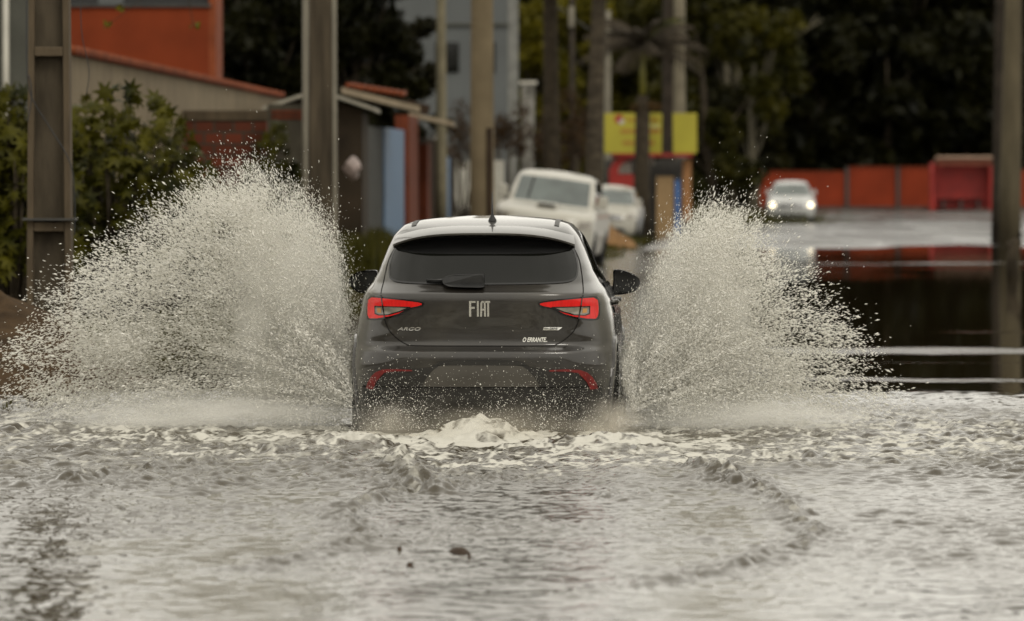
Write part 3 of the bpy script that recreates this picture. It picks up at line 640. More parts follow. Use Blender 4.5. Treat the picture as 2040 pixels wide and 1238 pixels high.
# underside, exhaust, rear axle
MB().box((0, 1.9, .20), (1.3, 3.2, .12)).build('underbody', M_black, car)
MB().tube([(-.62, .78, .30), (.62, .78, .30)], .045, 10).build('rear_axle', M_dark, car, True)
MB().tube([(.42, .9, .2), (.42, .3, .2), (.42, .16, .19)], .03, 10).build('exhaust_pipe', M_rim, car, True)

# -- the other cars: front towards the camera
def other_car(name, label, D, px, ground_z_, yaw, roll, scale, mt, kind, lights_on=False, group=None):
    c = thing(name, label, 'car' if kind != 'pickup' else 'pickup truck', (PX(px, D), D, ground_z_), 0, group)
    c.rotation_euler = (0, R(roll), yaw); c.scale = (scale,) * 3
    if kind == 'pickup':
        S = Shell(.36, 1.80, .008,
            W=[(.3, .86), (.45, .90), (.7, .915), (1.0, .905), (1.15, .88), (1.19, .80), (1.4, .775), (1.62, .72), (1.70, .685), (1.76, .60), (1.785, .45), (1.80, .1)],
            YF=[(.3, -.02), (.5, 0), (.85, -.03), (1.02, -.10), (1.12, -.35), (1.20, -1.35), (1.22, -1.42), (1.66, -1.95), (1.72, -2.10), (1.76, -2.4), (1.80, -2.7)],
            YR=[(.3, -5.1), (1.12, -5.1), (1.15, -5.0), (1.17, -3.9), (1.66, -3.65), (1.72, -3.55), (1.80, -3.3)],
            BR=[(.3, .3), (1.8, .3)], NR=[(.3, 5), (1.7, 5), (1.8, 3)], BF=[(.3, .5), (1.1, .6), (1.25, .35), (1.7, .35), (1.8, .2)], NF=[(.3, 2.8), (1.1, 3.2), (1.3, 4.5), (1.75, 4.0), (1.8, 3)])
        ws = [(-.69, 1.215), (.69, 1.215), (.64, 1.66), (0, 1.68), (-.64, 1.66)]; wr, wyp, wxp = .38, (-.95, -4.1), .80
        side = [(-1.75, 1.24), (-2.25, 1.66), (-3.5, 1.66), (-3.75, 1.24)]; mz, my = 1.24, -1.75
    else:
        S = Shell(.16, 1.46, .008,
            W=[(.15, .76), (.3, .81), (.6, .83), (.85, .81), (.93, .76), (1.1, .68), (1.3, .60), (1.38, .56), (1.43, .46), (1.45, .33), (1.46, .1)],
            YF=[(.15, -.03), (.3, 0), (.55, 0), (.68, -.06), (.78, -.25), (.90, -.85), (.93, -.95), (1.33, -1.60), (1.38, -1.75), (1.43, -1.95), (1.46, -2.2)],
            YR=[(.15, -3.75), (.8, -3.78), (.92, -3.7), (1.33, -3.3), (1.40, -3.1), (1.46, -2.8)],
            BR=[(.15, .5), (1.46, .3)], NR=[(.15, 3), (1.46, 3)], BF=[(.15, .45), (.8, .6), (.95, .4), (1.4, .35), (1.46, .15)], NF=[(.15, 2.6), (.8, 2.6), (1.46, 2.8)])
        ws = [(-.66, .95), (.66, .95), (.56, 1.33), (0, 1.36), (-.56, 1.33)]; wr, wyp, wxp = .29, (-.75, -3.1), .72
        side = [(-1.2, .97), (-1.75, 1.33), (-2.9, 1.33), (-3.2, .97)]; mz, my = .98, -1.25
    S.mesh('body', list(np.linspace(S.z0, S.z1 - .1, 40)) + list(np.linspace(S.z1 - .09, S.z1, 9))).build('body', mt, c, True)
    fy = lambda x, z_: -S.front_y(x, z_); 
    # front panels sit on +y of shell; the shell's front is at larger y, so turn the whole body: handled by building with y reversed
    for o_ in c.children:
        for v in o_.data.vertices: v.co.y = -v.co.y
        o_.data.flip_normals()
    DFr = lambda poly, off, nm, m_, **k: drape(fy, poly, off, nm, m_, k.pop('parent', c), direction=-1, **k)
    DFr(ws, .006, 'windscreen', M_glass_p, step=.06)
    w, zb = float(S.g('W', .6 if kind != 'pickup' else .8)), (.6 if kind != 'pickup' else .85)
    for s_ in (-1, 1):
        lp = [(s_ * (w - .30), zb - .03), (s_ * (w - .06), zb), (s_ * (w - .07), zb + .13), (s_ * (w - .26), zb + .11)]
        if lights_on:
            m_ = mat('lit_headlight', (.9, .85, .7), .2, emit=((1, .80, .5), 2.8)); hp = (s_ * (w - .17), zb + .02)
            h_ = DFr([(hp[0] + .085 * math.cos(a), hp[1] + .085 * math.sin(a)) for a in np.linspace(0, 6.1, 16)], .02, 'headlight', m_)
        else: DFr(lp, .01, 'headlight', M_clear, step=.06)
        dsf = lambda y, z_: S.side_x(-y, z_)
        drape(dsf, [(-p[0], p[1]) for p in side], .006, 'side_window', M_glass, c, axis='yz', sign=s_, step=.1)
        for y_ in wyp:
            arc = [(-y_ + (wr + .07) * math.cos(a), wr + (wr + .07) * math.sin(a)) for a in np.linspace(0, math.pi, 16)] + [(-y_ - wr - .06, wr - .1), (-y_ + wr + .06, wr - .1)]
            drape(dsf, arc, .004, 'wheel_arch', M_gap, c, axis='yz', sign=s_, step=.1)
            wheel(c, s_ * (wxp + .02), -y_, wr, .22)
        mx_ = float(S.side_x(my, mz)); q = MB(); k = 1.0 if kind == 'pickup' else .75
        q.box((s_ * (mx_ + .13 * k), -my - .02, mz + .10 * k), (.20 * k, .10, .22 * k), 0, .85).box((s_ * (mx_ + .02), -my, mz + .02), (.12, .05, .06))
        q.build('wing_mirror', mt, c, False, .02)
        MB().box((s_ * (mx_ + .13 * k), -my + .04, mz + .10 * k), (.16 * k, .01, .17 * k)).build('mirror_glass', M_glass, c)
    DFr([(-w * .55, zb - .06), (w * .55, zb - .06), (w * .5, zb + .07), (-w * .5, zb + .07)], .008, 'grille', M_black, step=.08)
    for k in range(3): DFr([(-w * .5, zb - .045 + k * .04), (w * .5, zb - .045 + k * .04), (w * .5, zb - .035 + k * .04), (-w * .5, zb - .035 + k * .04)], .016, 'grille_bar', M_chrome if kind == 'pickup' else M_rim, step=.2)
    DFr([(-w * .7, S.z0 + .06), (w * .7, S.z0 + .06), (w * .62, S.z0 + .17), (-w * .62, S.z0 + .17)], .008, 'lower_intake', M_black, step=.08)
    if kind == 'pickup':
        q = MB(); q.box((0, .72, 1.185), (.42, .5, .07), 0, .9, rx=-R(-5)).build('bonnet_scoop', mt, c, False, .02)
        MB().box((0, .46, 1.19), (.30, .02, .04)).build('scoop_opening', M_black, c)
        DFr([(-.45, 1.25), (-.41, 1.25), (-.37, 1.66), (-.41, 1.66)], .011, 'reflection_strip', M_glass, step=.1)
    return c
P_white = paint('white_car_paint', (.35, .335, .285), .5, 0, .5, (.25, .22, .16))
P_silver = paint('silver_car_paint', (.34, .345, .33), .4, .3, 1)
pk = other_car('pickup_truck', 'white pickup truck parked on the muddy verge beyond the grey hatchback', 104, 1068, -.05, -R(4.5), 7.5, 1.02, P_white, 'pickup')
wc = other_car('compact_car', 'small white car parked beside a sand heap behind the white pickup', 150, 1203, .0, -R(5), 3.5, .98, P_white, 'car')
fc = other_car('compact_car', 'distant silver car driving towards the camera with both headlights on', 196, 1577, .035, R(-2), 0, 1.0, P_silver, 'car', True)

# ---------------------------------------------------------------- poles
def tee_pole(D, x0, x1, base_z, h, label, panel=2.45):
    """concrete pole with recessed web panels"""
    w = (x1 - x0) / F * D; t = thing('utility_pole', label, 'pole', (PX((x0 + x1) / 2, D), D, base_z), 0, 'concrete utility poles')
    q = MB(); dp = .32; tp = .55
    def hw(z_): return w / 2 * (1.06 - tp * z_ / 14)
    for s_ in (-1, 1):
        a, b_ = hw(0), hw(h); fl = .055
        V = [(s_ * a, -dp / 2, 0), (s_ * (a - fl), -dp / 2, 0), (s_ * (a - fl), dp / 2, 0), (s_ * a, dp / 2, 0), (s_ * b_, -dp / 2 * .6, h), (s_ * (b_ - fl), -dp / 2 * .6, h), (s_ * (b_ - fl), dp / 2 * .6, h), (s_ * b_, dp / 2 * .6, h)]
        q.add(V, [(3, 2, 1, 0), (4, 5, 6, 7), (0, 1, 5, 4), (1, 2, 6, 5), (2, 3, 7, 6), (3, 0, 4, 7)])
    q.build('flange', M_conc, t, False, .008)
    q = MB(); a, b_ = hw(0) - .05, hw(h) - .05; q.add([(-a, -.03, 0), (a, -.03, 0), (a, .03, 0), (-a, .03, 0), (-b_, -.03, h), (b_, -.03, h), (b_, .03, h), (-b_, .03, h)], [(3, 2, 1, 0), (4, 5, 6, 7), (0, 1, 5, 4), (1, 2, 6, 5), (2, 3, 7, 6), (3, 0, 4, 7)])
    q.build('web', M_conc_w, t)
    z_ = PZ(452, D) - base_z
    k = 0
    zz = z_
    while zz < h:
        MB().box((0, -.04, zz), (hw(zz) * 2 - .112, .20, .085)).build('rung', M_conc, t, False, .01)
        zz += panel * .62; k += 1
    return t
M_conc_w = mat('concrete_web', (.06, .048, .032), .9, var=.55, scale=1.6, bump=.5, stretch=(3, 3, .7))
pA = tee_pole(50.5, 57, 143, -.1, 9, 'weathered concrete pole with recessed panels and hanging cables, leftmost in the picture', 2.5)
def cable(parent, pts, r=.006, name='cable'):
    return MB().tube(catmull(pts, 6, False), r, 5).build(name, M_black, parent, True)
def loc(t, px, py, D): return (PX(px, D) - t.location[0], D - t.location[1], PZ(py, D) - t.location[2])
cable(pA, [loc(pA, 55, -60, 50.2), loc(pA, 54, 120, 50.2), loc(pA, 62, 190, 50.2), loc(pA, 100, 255, 50.2), loc(pA, 140, 325, 50.2), loc(pA, 149, 400, 50.2), loc(pA, 148, 470, 50.2)])
cable(pA, [loc(pA, 58, 150, 50.2), loc(pA, 64, 190, 50.2), loc(pA, 55, 245, 50.2)])
cable(pA, [loc(pA, 162, -60, 50.2), loc(pA, 163, 60, 50.2), loc(pA, 178, 140, 50.2), loc(pA, 172, 190, 50.2)], .004)
q = MB(); q.box((0, -.02, PZ(437, 50.5) + .1), (.46, .38, .02)); q.build('strap', M_dark, pA)
def round_pole(D, x0, x1, base_py, label, mt, taper=.012, h=9, name='utility_pole', group='concrete utility poles', sq=False, lean=0, bands=0):
    r = (x1 - x0) / F * D / 2; bz = min(PZ(base_py, D), .3); t = thing(name, label, 'pole', (PX((x0 + x1) / 2, D), D, bz), 0, group)
    q = MB()
    if sq: 
        q.box((0, 0, h / 2), (2 * r, 2 * r * .8, h), R(6), 1 - taper * h / r * .5)
    else: q.tube([(lean * k / 6, 0, h * k / 6) for k in range(7)], [r * 1.08 - taper * h * k / 6 * .5 for k in range(7)], 16)
    q.build('shaft', mt, t, not sq, .012 if sq else 0)
    for k in range(bands):
        z_ = 2.2 + k * .9; q = MB().tube([(lean * z_ / h, 0, z_), (lean * z_ / h, 0, z_ + .06)], r * 1.04, 12).build('band', M_dark, t, True)
    return t
pB = round_pole(75, 613, 664, 605, 'thick concrete pole in front of the gabled shed, streaked with damp', mat('concrete_streaked', (.055, .043, .028), .88, var=.55, scale=2.5, bump=.4, stretch=(3, 3, .3)), sq=True, h=8)
pB2 = round_pole(79, 603, 671, 605, 'wide pale concrete post just behind the streaked pole by the gabled shed', M_conc_l, sq=True, h=7.5, taper=.004)
pC = round_pole(104, 937, 984, 555, 'tan concrete pole left of the white pickup, with a brown timber strip', mat('concrete_tan', (.135, .105, .062), .85, var=.18, scale=2, bump=.2), h=8)
MB().box((.14, -.22, 1.4), (.10, .05, 2.7)).build('timber_strip', M_wood, pC)
round_pole(135, 868, 890, 470, 'slender pale pole against the grey building behind the sheds', mat('pole_beige', (.16, .14, .09), .8, var=.2), h=8)
round_pole(170, 1203, 1217, 455, 'thin white pole left of the palm tree', M_conc_l, h=6.5, taper=.004)
round_pole(172, 1340, 1366, 462, 'pale round pole behind the yellow sign board', mat('pole_tan', (.15, .13, .09), .8, var=.2), h=8, bands=1)
round_pole(162.6, 1318, 1341, 462, 'dark grey square pole between the palm and the pale round pole', M_conc_d, h=7, sq=True)
pR = round_pole(136, 1990, 2032, 490, 'tall tan pole at the right edge with its reflection in the flood', mat('pole_right', (.085, .07, .043), .85, var=.3, scale=2, stretch=(2, 2, .4)), h=9, taper=.022, lean=.12)
round_pole(139, 1975, 1992, 488, 'dark slim pole standing close behind the tall tan pole at the right edge', M_conc_d, h=8, taper=.004, lean=.10)
t = thing('tree_stump', 'dark leaning stump on the mud spit at the right edge', 'stump', (*G(2019, 552), -.02)); 
MB().tube([(0, 0, -.1), (-.03, 0, .35), (.05, .03, .62), (.12, .03, .75)], [.11, .09, .10, .05], 10).tube([(-.02, 0, .4), (-.1, .02, .62)], [.06, .03], 8).build('trunk', M_bark, t, True)

# ---------------------------------------------------------------- left: house, walls, sheds
SY = -R(2.0)
def facade(label, x0, x1, y0, y1, D, depth, mt, cat, name, rz=0):
    w = (x1 - x0) / F * D; zt, zb = PZ(y0, D), PZ(y1, D); t = thing(name, label, cat, (PX(x0, D), D, zb), rz)
    MB().box((w / 2, depth / 2, (zt - zb) / 2), (w, depth, zt - zb)).build('wall', mt, t); return t, w, zt - zb
ho, w, h_ = facade('orange rendered house with a dark window strip at the top left', 100, 417, 14, 480, 108, 3.2, M_orange, 'house', 'house')
MB().box((w + .065, 1.25, h_ / 2 + .2), (.13, 2.5, h_ + 1.2)).build('side_strip', mat('orange_light', (.19, .048, .017), .8), ho)  # street-side face of the house, its lighter tone put into the colour
MB().box((w / 2, .4, h_ + .35), (w, .3, .68)).build('window', M_black, ho); MB().box((w * .38, .2, h_ + .35), (w * .16, .06, .6)).build('pane', M_bluegrey, ho); MB().box((w / 2, 1.6, h_ + 1.1), (w + .4, 3.4, .8)).build('roof', M_tile, ho)
MB().box((w / 2, .02, h_ + .02), (w + .1, .16, .05)).build('sill', M_dark, ho)
gh, w, h_ = facade('grey rendered building with a pale downpipe behind the leftmost pole', -260, 62, -120, 480, 88, 4, M_grey, 'building', 'building')
MB().tube([(w - .38, -.05, 0), (w - .38, -.05, h_)], .05, 8).build('downpipe', M_white, gh, True)
MB().box((w / 2, 0, h_ + .1), (w + .3, .3, .2)).build('cornice', M_conc, gh)
# cream boundary wall receding along the street, tile coping
def wall_along(name, label, cat, p0, p1, D0_, D1_, ytop0, mt, thick=.2, coping=None):
    X0, X1 = PX(p0, D0_), PX(p1, D1_); h_ = PZ(ytop0, D0_); t = thing(name, label, cat, (X0, D0_, 0)); L = math.dist((X0, D0_), (X1, D1_)); t.rotation_euler = (0, 0, math.atan2(D1_ - D0_, X1 - X0))
    MB().box((L / 2, thick / 2, h_ / 2), (L, thick, h_)).build('wall', mt, t)
    if coping:
        q = MB(); n_ = int(L / .17)
        for k in range(n_): q.tube([((k + .5) * L / n_, -.07, h_ - .02), ((k + .5) * L / n_, thick + .08, h_ + .03)], [.07, .05], 6)
        q.build('coping', coping, t, True)
    return t, L, h_
wall_along('boundary_wall', 'cream boundary wall with orange tile coping sloping away below the orange house', 'wall', 140, 560, 66, 104, 98, M_cream, .2, M_tile)
M_brick = bpy.data.materials.new('brick'); M_brick.use_nodes = True; n = M_brick.node_tree; b = n.nodes['Principled BSDF']; b.inputs['Roughness'].default_value = .9
br = n.nodes.new('ShaderNodeTexBrick'); br.inputs['Scale'].default_value = 1; br.inputs['Brick Width'].default_value = .28; br.inputs['Row Height'].default_value = .17; br.inputs['Mortar Size'].default_value = .018
br.inputs['Color1'].default_value = (.16, .030, .009, 1); br.inputs['Color2'].default_value = (.07, .018, .006, 1); br.inputs['Mortar'].default_value = (.05, .038, .024, 1)
t = n.nodes.new('ShaderNodeTexCoord'); sp = n.nodes.new('ShaderNodeSeparateXYZ'); cb = n.nodes.new('ShaderNodeCombineXYZ')
n.links.new(t.outputs['Object'], sp.inputs[0]); n.links.new(sp.outputs['X'], cb.inputs['X']); n.links.new(sp.outputs['Z'], cb.inputs['Y']); n.links.new(cb.outputs[0], br.inputs['Vector']); n.links.new(br.outputs['Color'], b.inputs['Base Color'])
bw, w, h_ = facade('rough hollow brick wall with a grey cap behind the bushes', 330, 532, 240, 640, 82, .18, M_brick, 'wall', 'brick_wall')
MB().box((w / 2, .09, h_ + .07), (w + .02, .22, .14)).build('cap', M_conc, bw)
gw, w, h_ = facade('grey plastered end wall right of the brick wall', 533, 612, 208, 640, 81.5, .25, mat('stained_plaster', (.055, .048, .034), .9, var=.45, scale=1.5, bump=.4), 'wall', 'plastered_wall')
for k in range(3):
    MB().box((w * .5, -.004, h_ - .10 - k * .05), (w * .8, .02, .03)).build('brick_course', M_rust, gw)
# gabled shed
D = 94; t = thing('shed', 'small gabled shed with pale roof edges behind the thick concrete pole', 'shed', (PX(635, D), D, -.05))
xl, xr, xm = PX(540, D) - t.location[0], PX(722, D) - t.location[0], 0; ze, zm = PZ(212, D), PZ(178, D)
MB().prism([(xl, 0), (xr, 0), (xr, ze), (xm, zm - .06), (xl, ze)], 'y', 0, 4).build('wall', mat('shed_wall', (.028, .02, .012), .9, var=.4, scale=2), t)
q = MB()
for a, b_ in (((xm, zm), (xl - .12, ze - .02)), ((xm, zm), (xr + .2, ze - .03))):
    q.add([(a[0], -.3, a[1]), (b_[0], -.3, b_[1]), (b_[0], 4.2, b_[1]), (a[0], 4.2, a[1]), (a[0], -.3, a[1] + .06), (b_[0], -.3, b_[1] + .06), (b_[0], 4.2, b_[1] + .06), (a[0], 4.2, a[1] + .06)], [(3, 2, 1, 0), (4, 5, 6, 7), (0, 1, 5, 4), (1, 2, 6, 5), (2, 3, 7, 6), (3, 0, 4, 7)])
q.build('roof', mat('fibre_sheet', (.26, .24, .19), .7, var=.2, scale=3), t)
# street-side sheds and fences from D=93 to D=160 on one line
LX = lambda D: -3.2 + .033 * (D - 98)
def px_to_D(px): return 6.434 / (.033 - (px - 1020) / F)
def fence_seg(name, label, cat, px0, px1, ytop, mt, corr=False, thick=.12, ztop=None, part='panel', xoff=0):
    Da, Db = px_to_D(px0), px_to_D(px1); L = (Db - Da); t = thing(name, label, cat, (LX(Da) + xoff, Da, -.02)); t.rotation_euler = (0, 0, math.atan2(1, .033))
    h_ = ztop or PZ(ytop, Da)
    q = MB()
    if corr:
        n_ = int(L / .16)
        for k in range(n_): q.box(((k + .5) * L / n_, (.03 if k % 2 else 0), h_ / 2), (L / n_ * .98, .05, h_), 0)
    else: q.box((L / 2, 0, h_ / 2), (L, thick, h_))
    q.build(part, mt, t); return t, L, h_
fence_seg('sheet_fence', 'dark corrugated sheet fence between the thick concrete pole and the blue sheet', 'fence', 668, 761, 240, M_corr, True)
fence_seg('plank_fence', 'rusty brown planks beside the thick concrete pole', 'fence', 655, 690, 305, M_rust, True, xoff=.25)
fence_seg('sheet_hoarding', 'tall blue painted sheet on the shed front', 'panel', 761, 800, 252, M_blue)
fence_seg('gate_post', 'broad orange-brown gate post right of the blue sheet', 'post', 801, 820, 228, M_rust, thick=.3)
fence_seg('plank_fence', 'dark timber hoarding right of the orange-brown post', 'fence', 821, 880, 270, M_wood, True)
fence_seg('gate_post', 'slim rust-coloured post in the dark timber hoarding', 'post', 832, 838, 285, M_rust, thick=.25, xoff=.1)
fence_seg('sheet_hoarding', 'narrow faded blue and brown sheet at the end of the hoarding', 'panel', 880, 892, 312, M_blue)
fence_seg('plank_fence', 'grey weathered planks left of the white picket fence', 'fence', 893, 906, 315, M_conc_d, True)
Dw = 152; t = thing('picket_fence', 'white picket fence left of the tan concrete pole', 'fence', (PX(905, Dw), Dw, 0)); hw_ = PZ(320, Dw)
for k in range(5): MB().box((.06 + k * .09, 0, hw_ / 2), (.075, .04, hw_ - .02 * (k % 2))).build('picket', M_white, t)
t2 = thing('picket_fence', 'white picket fence between the tan concrete pole and the white pickup', 'fence', (PX(984, Dw), Dw, 0)); 
for k in range(3): MB().box((.05 + k * .09, 0, hw_ / 2), (.075, .04, hw_)).build('picket', M_white, t2)
def slab(label, D, P, depth, mt, name='lean_to_roof', tilt=0, th=.07):
    t = thing(name, label, 'roof', (PX(P[0][0], D), D, PZ(P[0][1], D))); q = MB(); b_ = (PX(P[1][0], D) - t.location[0], PZ(P[1][1], D) - t.location[2])
    q.add([(0, 0, -th), (b_[0], 0, b_[1] - th), (b_[0], depth, b_[1] - th + tilt), (0, depth, tilt - th), (0, 0, 0), (b_[0], 0, b_[1]), (b_[0], depth, b_[1] + tilt), (0, depth, tilt)], [(3, 2, 1, 0), (4, 5, 6, 7), (0, 1, 5, 4), (1, 2, 6, 5), (2, 3, 7, 6), (3, 0, 4, 7)])
    q.build('sheet', mt, t); return t, b_
M_fib = mat('fibre_sheet_warm', (.25, .205, .14), .75, var=.3, scale=2)
rt_, b_ = slab('thick lean-to roof slab with orange tiles on top above the corrugated fence', 112, ((680, 174), (836, 212)), 5, M_fib, th=.12)
q = MB()
for k in range(9): q.tube([(.12 + k * .13, .25, .03 - k * .02), (.12 + k * .13, 4.5, .10 - k * .02)], .055, 8)
q.build('tile_course', M_tile, rt_, True)
MB().box((.9, .6, -.25), (1.7, .12, .2), 0, 1, ry=R(14)).build('beam', M_wood, rt_)
slab('low pale lean-to roof edge above the orange-brown post', 127, ((815, 224), (902, 243)), 6, M_fib, th=.09)
slab('small tilted metal sheet above the timber hoarding', 140, ((858, 262), (905, 305)), 2, M_wood, th=.12)
q = thing('satellite_dish', 'small pale dish hanging under the roof above the timber hoarding', 'dish', (PX(872, 138), 137.5, PZ(276, 138)))
MB().tube([(0, 0, .1), (.02, -.05, .0), (.06, 0, -.14)], [.04, .12, .03], 10).build('reflector', M_white, q, True)
# hanging plastic bag
bg_ = MB(); D = 92; cx_, cz_ = PX(703, D), PZ(335, D)
V = []; NB = 14
for i_ in range(9):
    th = math.pi * i_ / 8
    for k in range(NB):
        a = 2 * math.pi * k / NB; r_ = math.sin(th) * (.12 + .05 * math.sin(3 * a + i_) + .035 * math.sin(5 * a - 2 * i_)) * (1.15 - .4 * i_ / 8 if i_ > 2 else .6)
        V.append((cx_ + r_ * math.cos(a), D + r_ * math.sin(a) * .7, cz_ + .2 * math.cos(th)))
bg_.add(V, [(i_ * NB + k, i_ * NB + (k + 1) % NB, (i_ + 1) * NB + (k + 1) % NB, (i_ + 1) * NB + k) for i_ in range(8) for k in range(NB)])
bo = bg_.build('plastic_bag', mat('bag_plastic', (.24, .19, .17), .4, var=.3, scale=6), None, True); tag(bo, 'crumpled pinkish white plastic bag hanging on the fence by the thick pole', 'bag')
# grey building and its corner, behind
gb, w, h_ = facade('tall blue-grey building behind the tan pole', 770, 1012, -30, 460, 172, 8, M_bluegrey, 'building', 'building')
MB().box((w + .15, .6, h_ / 2), (.32, 1.2, h_)).build('corner_column', mat('pale_render', (.17, .17, .155), .8), gb)
for k in range(3): MB().box((w * (.2 + .3 * k), -.02, h_ - 2.2), (.7, .06, .9)).build('window', M_glass, gb)
MB().box((w / 2, -.04, h_ - 1.2), (w, .1, .07)).build('ledge', M_grey, gb)
t = thing('gate_pillar', 'pale ornate gate pillar left of the ringed palm trunks', 'pillar', (PX(1052, 160), 160, 0)); h_ = PZ(168, 160)
MB().box((0, 0, h_ / 2), (.36, .3, h_)).build('shaft', mat('mottled_white', (.28, .27, .24), .8, col2=(.06, .055, .045), scale=3), t); MB().box((0, 0, h_ + .04), (.5, .4, .09)).build('cap', M_white, t)

# ---------------------------------------------------------------- right: wall, shelter, kiosk
D = 268
for k, (a, b_, y0, lab) in enumerate([(1494, 1684, 343, 'long low orange-red wall behind the silver car'), (1690, 1786, 334, 'orange-red wall panel in the middle, nearer the bus shelter'), (1791, 1862, 334, 'orange-red wall panel touching the bus shelter'), (1985, 2180, 340, 'orange-red wall right of the bus shelter behind the tall tan pole')]):
    o, w, h_ = facade(lab, a, b_, y0, 417, D, .2, M_wall_red, 'wall', 'painted_wall'); o['group'] = 'orange-red street walls'
    MB().box((w / 2, .1, h_ + .03), (w + .04, .28, .06)).build('cap', M_rust, o)
    MB().box((w / 2, -.06, .06), (w, .12, .12)).build('plinth', M_dark, o)
for k, (px_, lab) in enumerate([(1687, 'dark wall pier between the long wall and the middle panel'), (1788.5, 'dark wall pier left of the panel next to the shelter')]):
    t = thing('wall_pier', lab, 'pier', (PX(px_, D), D - .1, PZ(418, D)), 0, 'wall piers'); MB().box((0, .1, 1.0), (.16, .3, 2.0)).build('shaft', M_dark, t); MB().box((0, .1, 2.03), (.22, .36, .06)).build('cap', M_conc_d, t)
D = 262; t = thing('bus_shelter', 'bright red bus shelter with a pale roof edge', 'bus shelter', (PX(1916, D), D, PZ(419, D)))
k_ = D / F; w = 116 * k_; hh = 105 * k_
MB().box((0, .9, hh * .45), (w, .1, hh * .86)).build('back_wall', M_red, t)
for s_ in (-1, 1): MB().prism([(0, 0), (1.5, 0), (1.5, hh * .9), (.3, hh * .9), (0, hh * .72)], 'x', s_ * w / 2 - .06, s_ * w / 2 + .06).build('side_wall', M_red, t)
MB().box((.15, .7, hh - .12), (w * 1.0, 2.1, .10), 0, 1, rx=R(-7)).build('roof', mat('shelter_roof', (.33, .22, .15), .6), t)
MB().box((.15, -.33, hh - .27), (w * .96, .08, .22)).build('fascia', mat('fascia_brown', (.12, .035, .02), .7), t)
MB().box((0, .6, .5), (w * .75, .4, .07)).build('bench', mat('bench_dark', (.08, .012, .01), .7), t)
for k in (-1, 0, 1): MB().box((k * .8, .6, .23), (.1, .3, .46)).build('bench_leg', M_dark, t)
# kiosk with yellow sign
D = 160; t = thing('kiosk', 'small roadside kiosk with a red arched front and sand-coloured counter walls', 'kiosk', (PX(1290, D), D, .02)); k_ = D / F
KX = lambda px: (px - 1290) * k_; KZ = lambda py: PZ(py, D) - .02
MB().box((KX(1292), 1.7, KZ(318) / 2), (170 * k_, .1, KZ(318))).build('back_wall', M_dark, t)
MB().box((KX(1325), .3, KZ(352) / 2), (34 * k_, .25, KZ(352))).build('counter_wall', mat('sand_render', (.27, .18, .09), .8, var=.1), t)
MB().box((KX(1350), .25, KZ(358) / 2), (10 * k_, .22, KZ(358))).build('blue_pillar', mat('blue_paint', (.05, .12, .30), .6), t)
MB().box((KX(1369), .3, KZ(320) / 2 + .2), (17 * k_, .25, KZ(320) - .35)).build('peach_pillar', mat('peach_render', (.28, .14, .06), .8, var=.1), t)
MB().box((KX(1300), .5, KZ(309)), (160 * k_, 1.6, .09)).build('roof_slab', M_red, t)
arch = [(KX(1213), KZ(388)), (KX(1213), KZ(340)), (KX(1222), KZ(322)), (KX(1240), KZ(311)), (KX(1262), KZ(308)), (KX(1262), KZ(318)), (KX(1245), KZ(322)), (KX(1233), KZ(334)), (KX(1231), KZ(348)), (KX(1262), KZ(348)), (KX(1262), KZ(388))]
MB().prism(arch, 'y', -.1, .1).build('arch_front', M_red, t)
MB().box((KX(1246), .6, KZ(335)), (.35, .3, .3)).build('shelf_goods', M_white, t)
MB().box((KX(1296), .9, KZ(320)), (.25, .2, .25)).build('lamp_globe', M_white, t)
D = 163.5; sg = thing('sign_board', 'wide yellow sign board with a red logo and faded lettering above the kiosk', 'sign', (PX(1296, D), D, PZ(306, D))); k_ = D / F
wS, hS = 184 * k_, 80 * k_
M_yel = mat('sign_yellow', (.34, .30, .022), .6, var=.08, scale=1.5)
MB().box((0, 0, hS / 2), (wS, .08, hS)).build('board', M_yel, sg, False, .01)
for s_ in (-1, 1): MB().box((s_ * wS * .4, .12, -.3), (.08, .08, 1.2)).build('bracket', M_dark, sg)
SX = lambda px: (px - 1296) * k_; SZ = lambda py: (306 - py) * k_
q = MB(); q.add([(SX(1233) + 9 * k_ * math.cos(a), -.046, SZ(238) + 9 * k_ * math.sin(a)) for a in np.linspace(0, 6.0, 20)], [list(range(20))]); q.build('logo_red', M_red, sg)
q = MB(); q.add([(SX(1238) + 6 * k_ * math.cos(a), -.05, SZ(243) + 6 * k_ * math.sin(a) * .8) for a in np.linspace(0, 6.0, 20)], [list(range(20))]); q.build('logo_white', M_white, sg)
M_pink = mat('sign_pink', (.34, .09, .035), .7, var=.2, scale=5); M_pale = mat('sign_pale', (.5, .48, .25), .7)
rr = random.Random(4)
for (a, b_, py, hh_, mm) in ((1248, 1312, 240, 9, mat('sign_ink', (.28, .11, .02), .7)), (1236, 1312, 262, 11, M_pink), (1240, 1300, 285, 10, M_pink), (1290, 1314, 252, 8, M_pale)):
    q = MB(); x = a
    while x < b_:   # unreadable strokes, as blurred in the photograph
        wd_ = rr.uniform(2.5, 5); q.box((SX(x + wd_ / 2), -.046, SZ(py + rr.uniform(-1, 1))), (wd_ * k_ * .6, .006, hh_ * k_ * rr.uniform(.6, 1))); q.box((SX(x + wd_ / 2), -.047, SZ(py) + rr.uniform(-.04, .04)), (wd_ * k_, .006, .03)); x += wd_ + 1.6
    q.build('lettering', mm, sg)

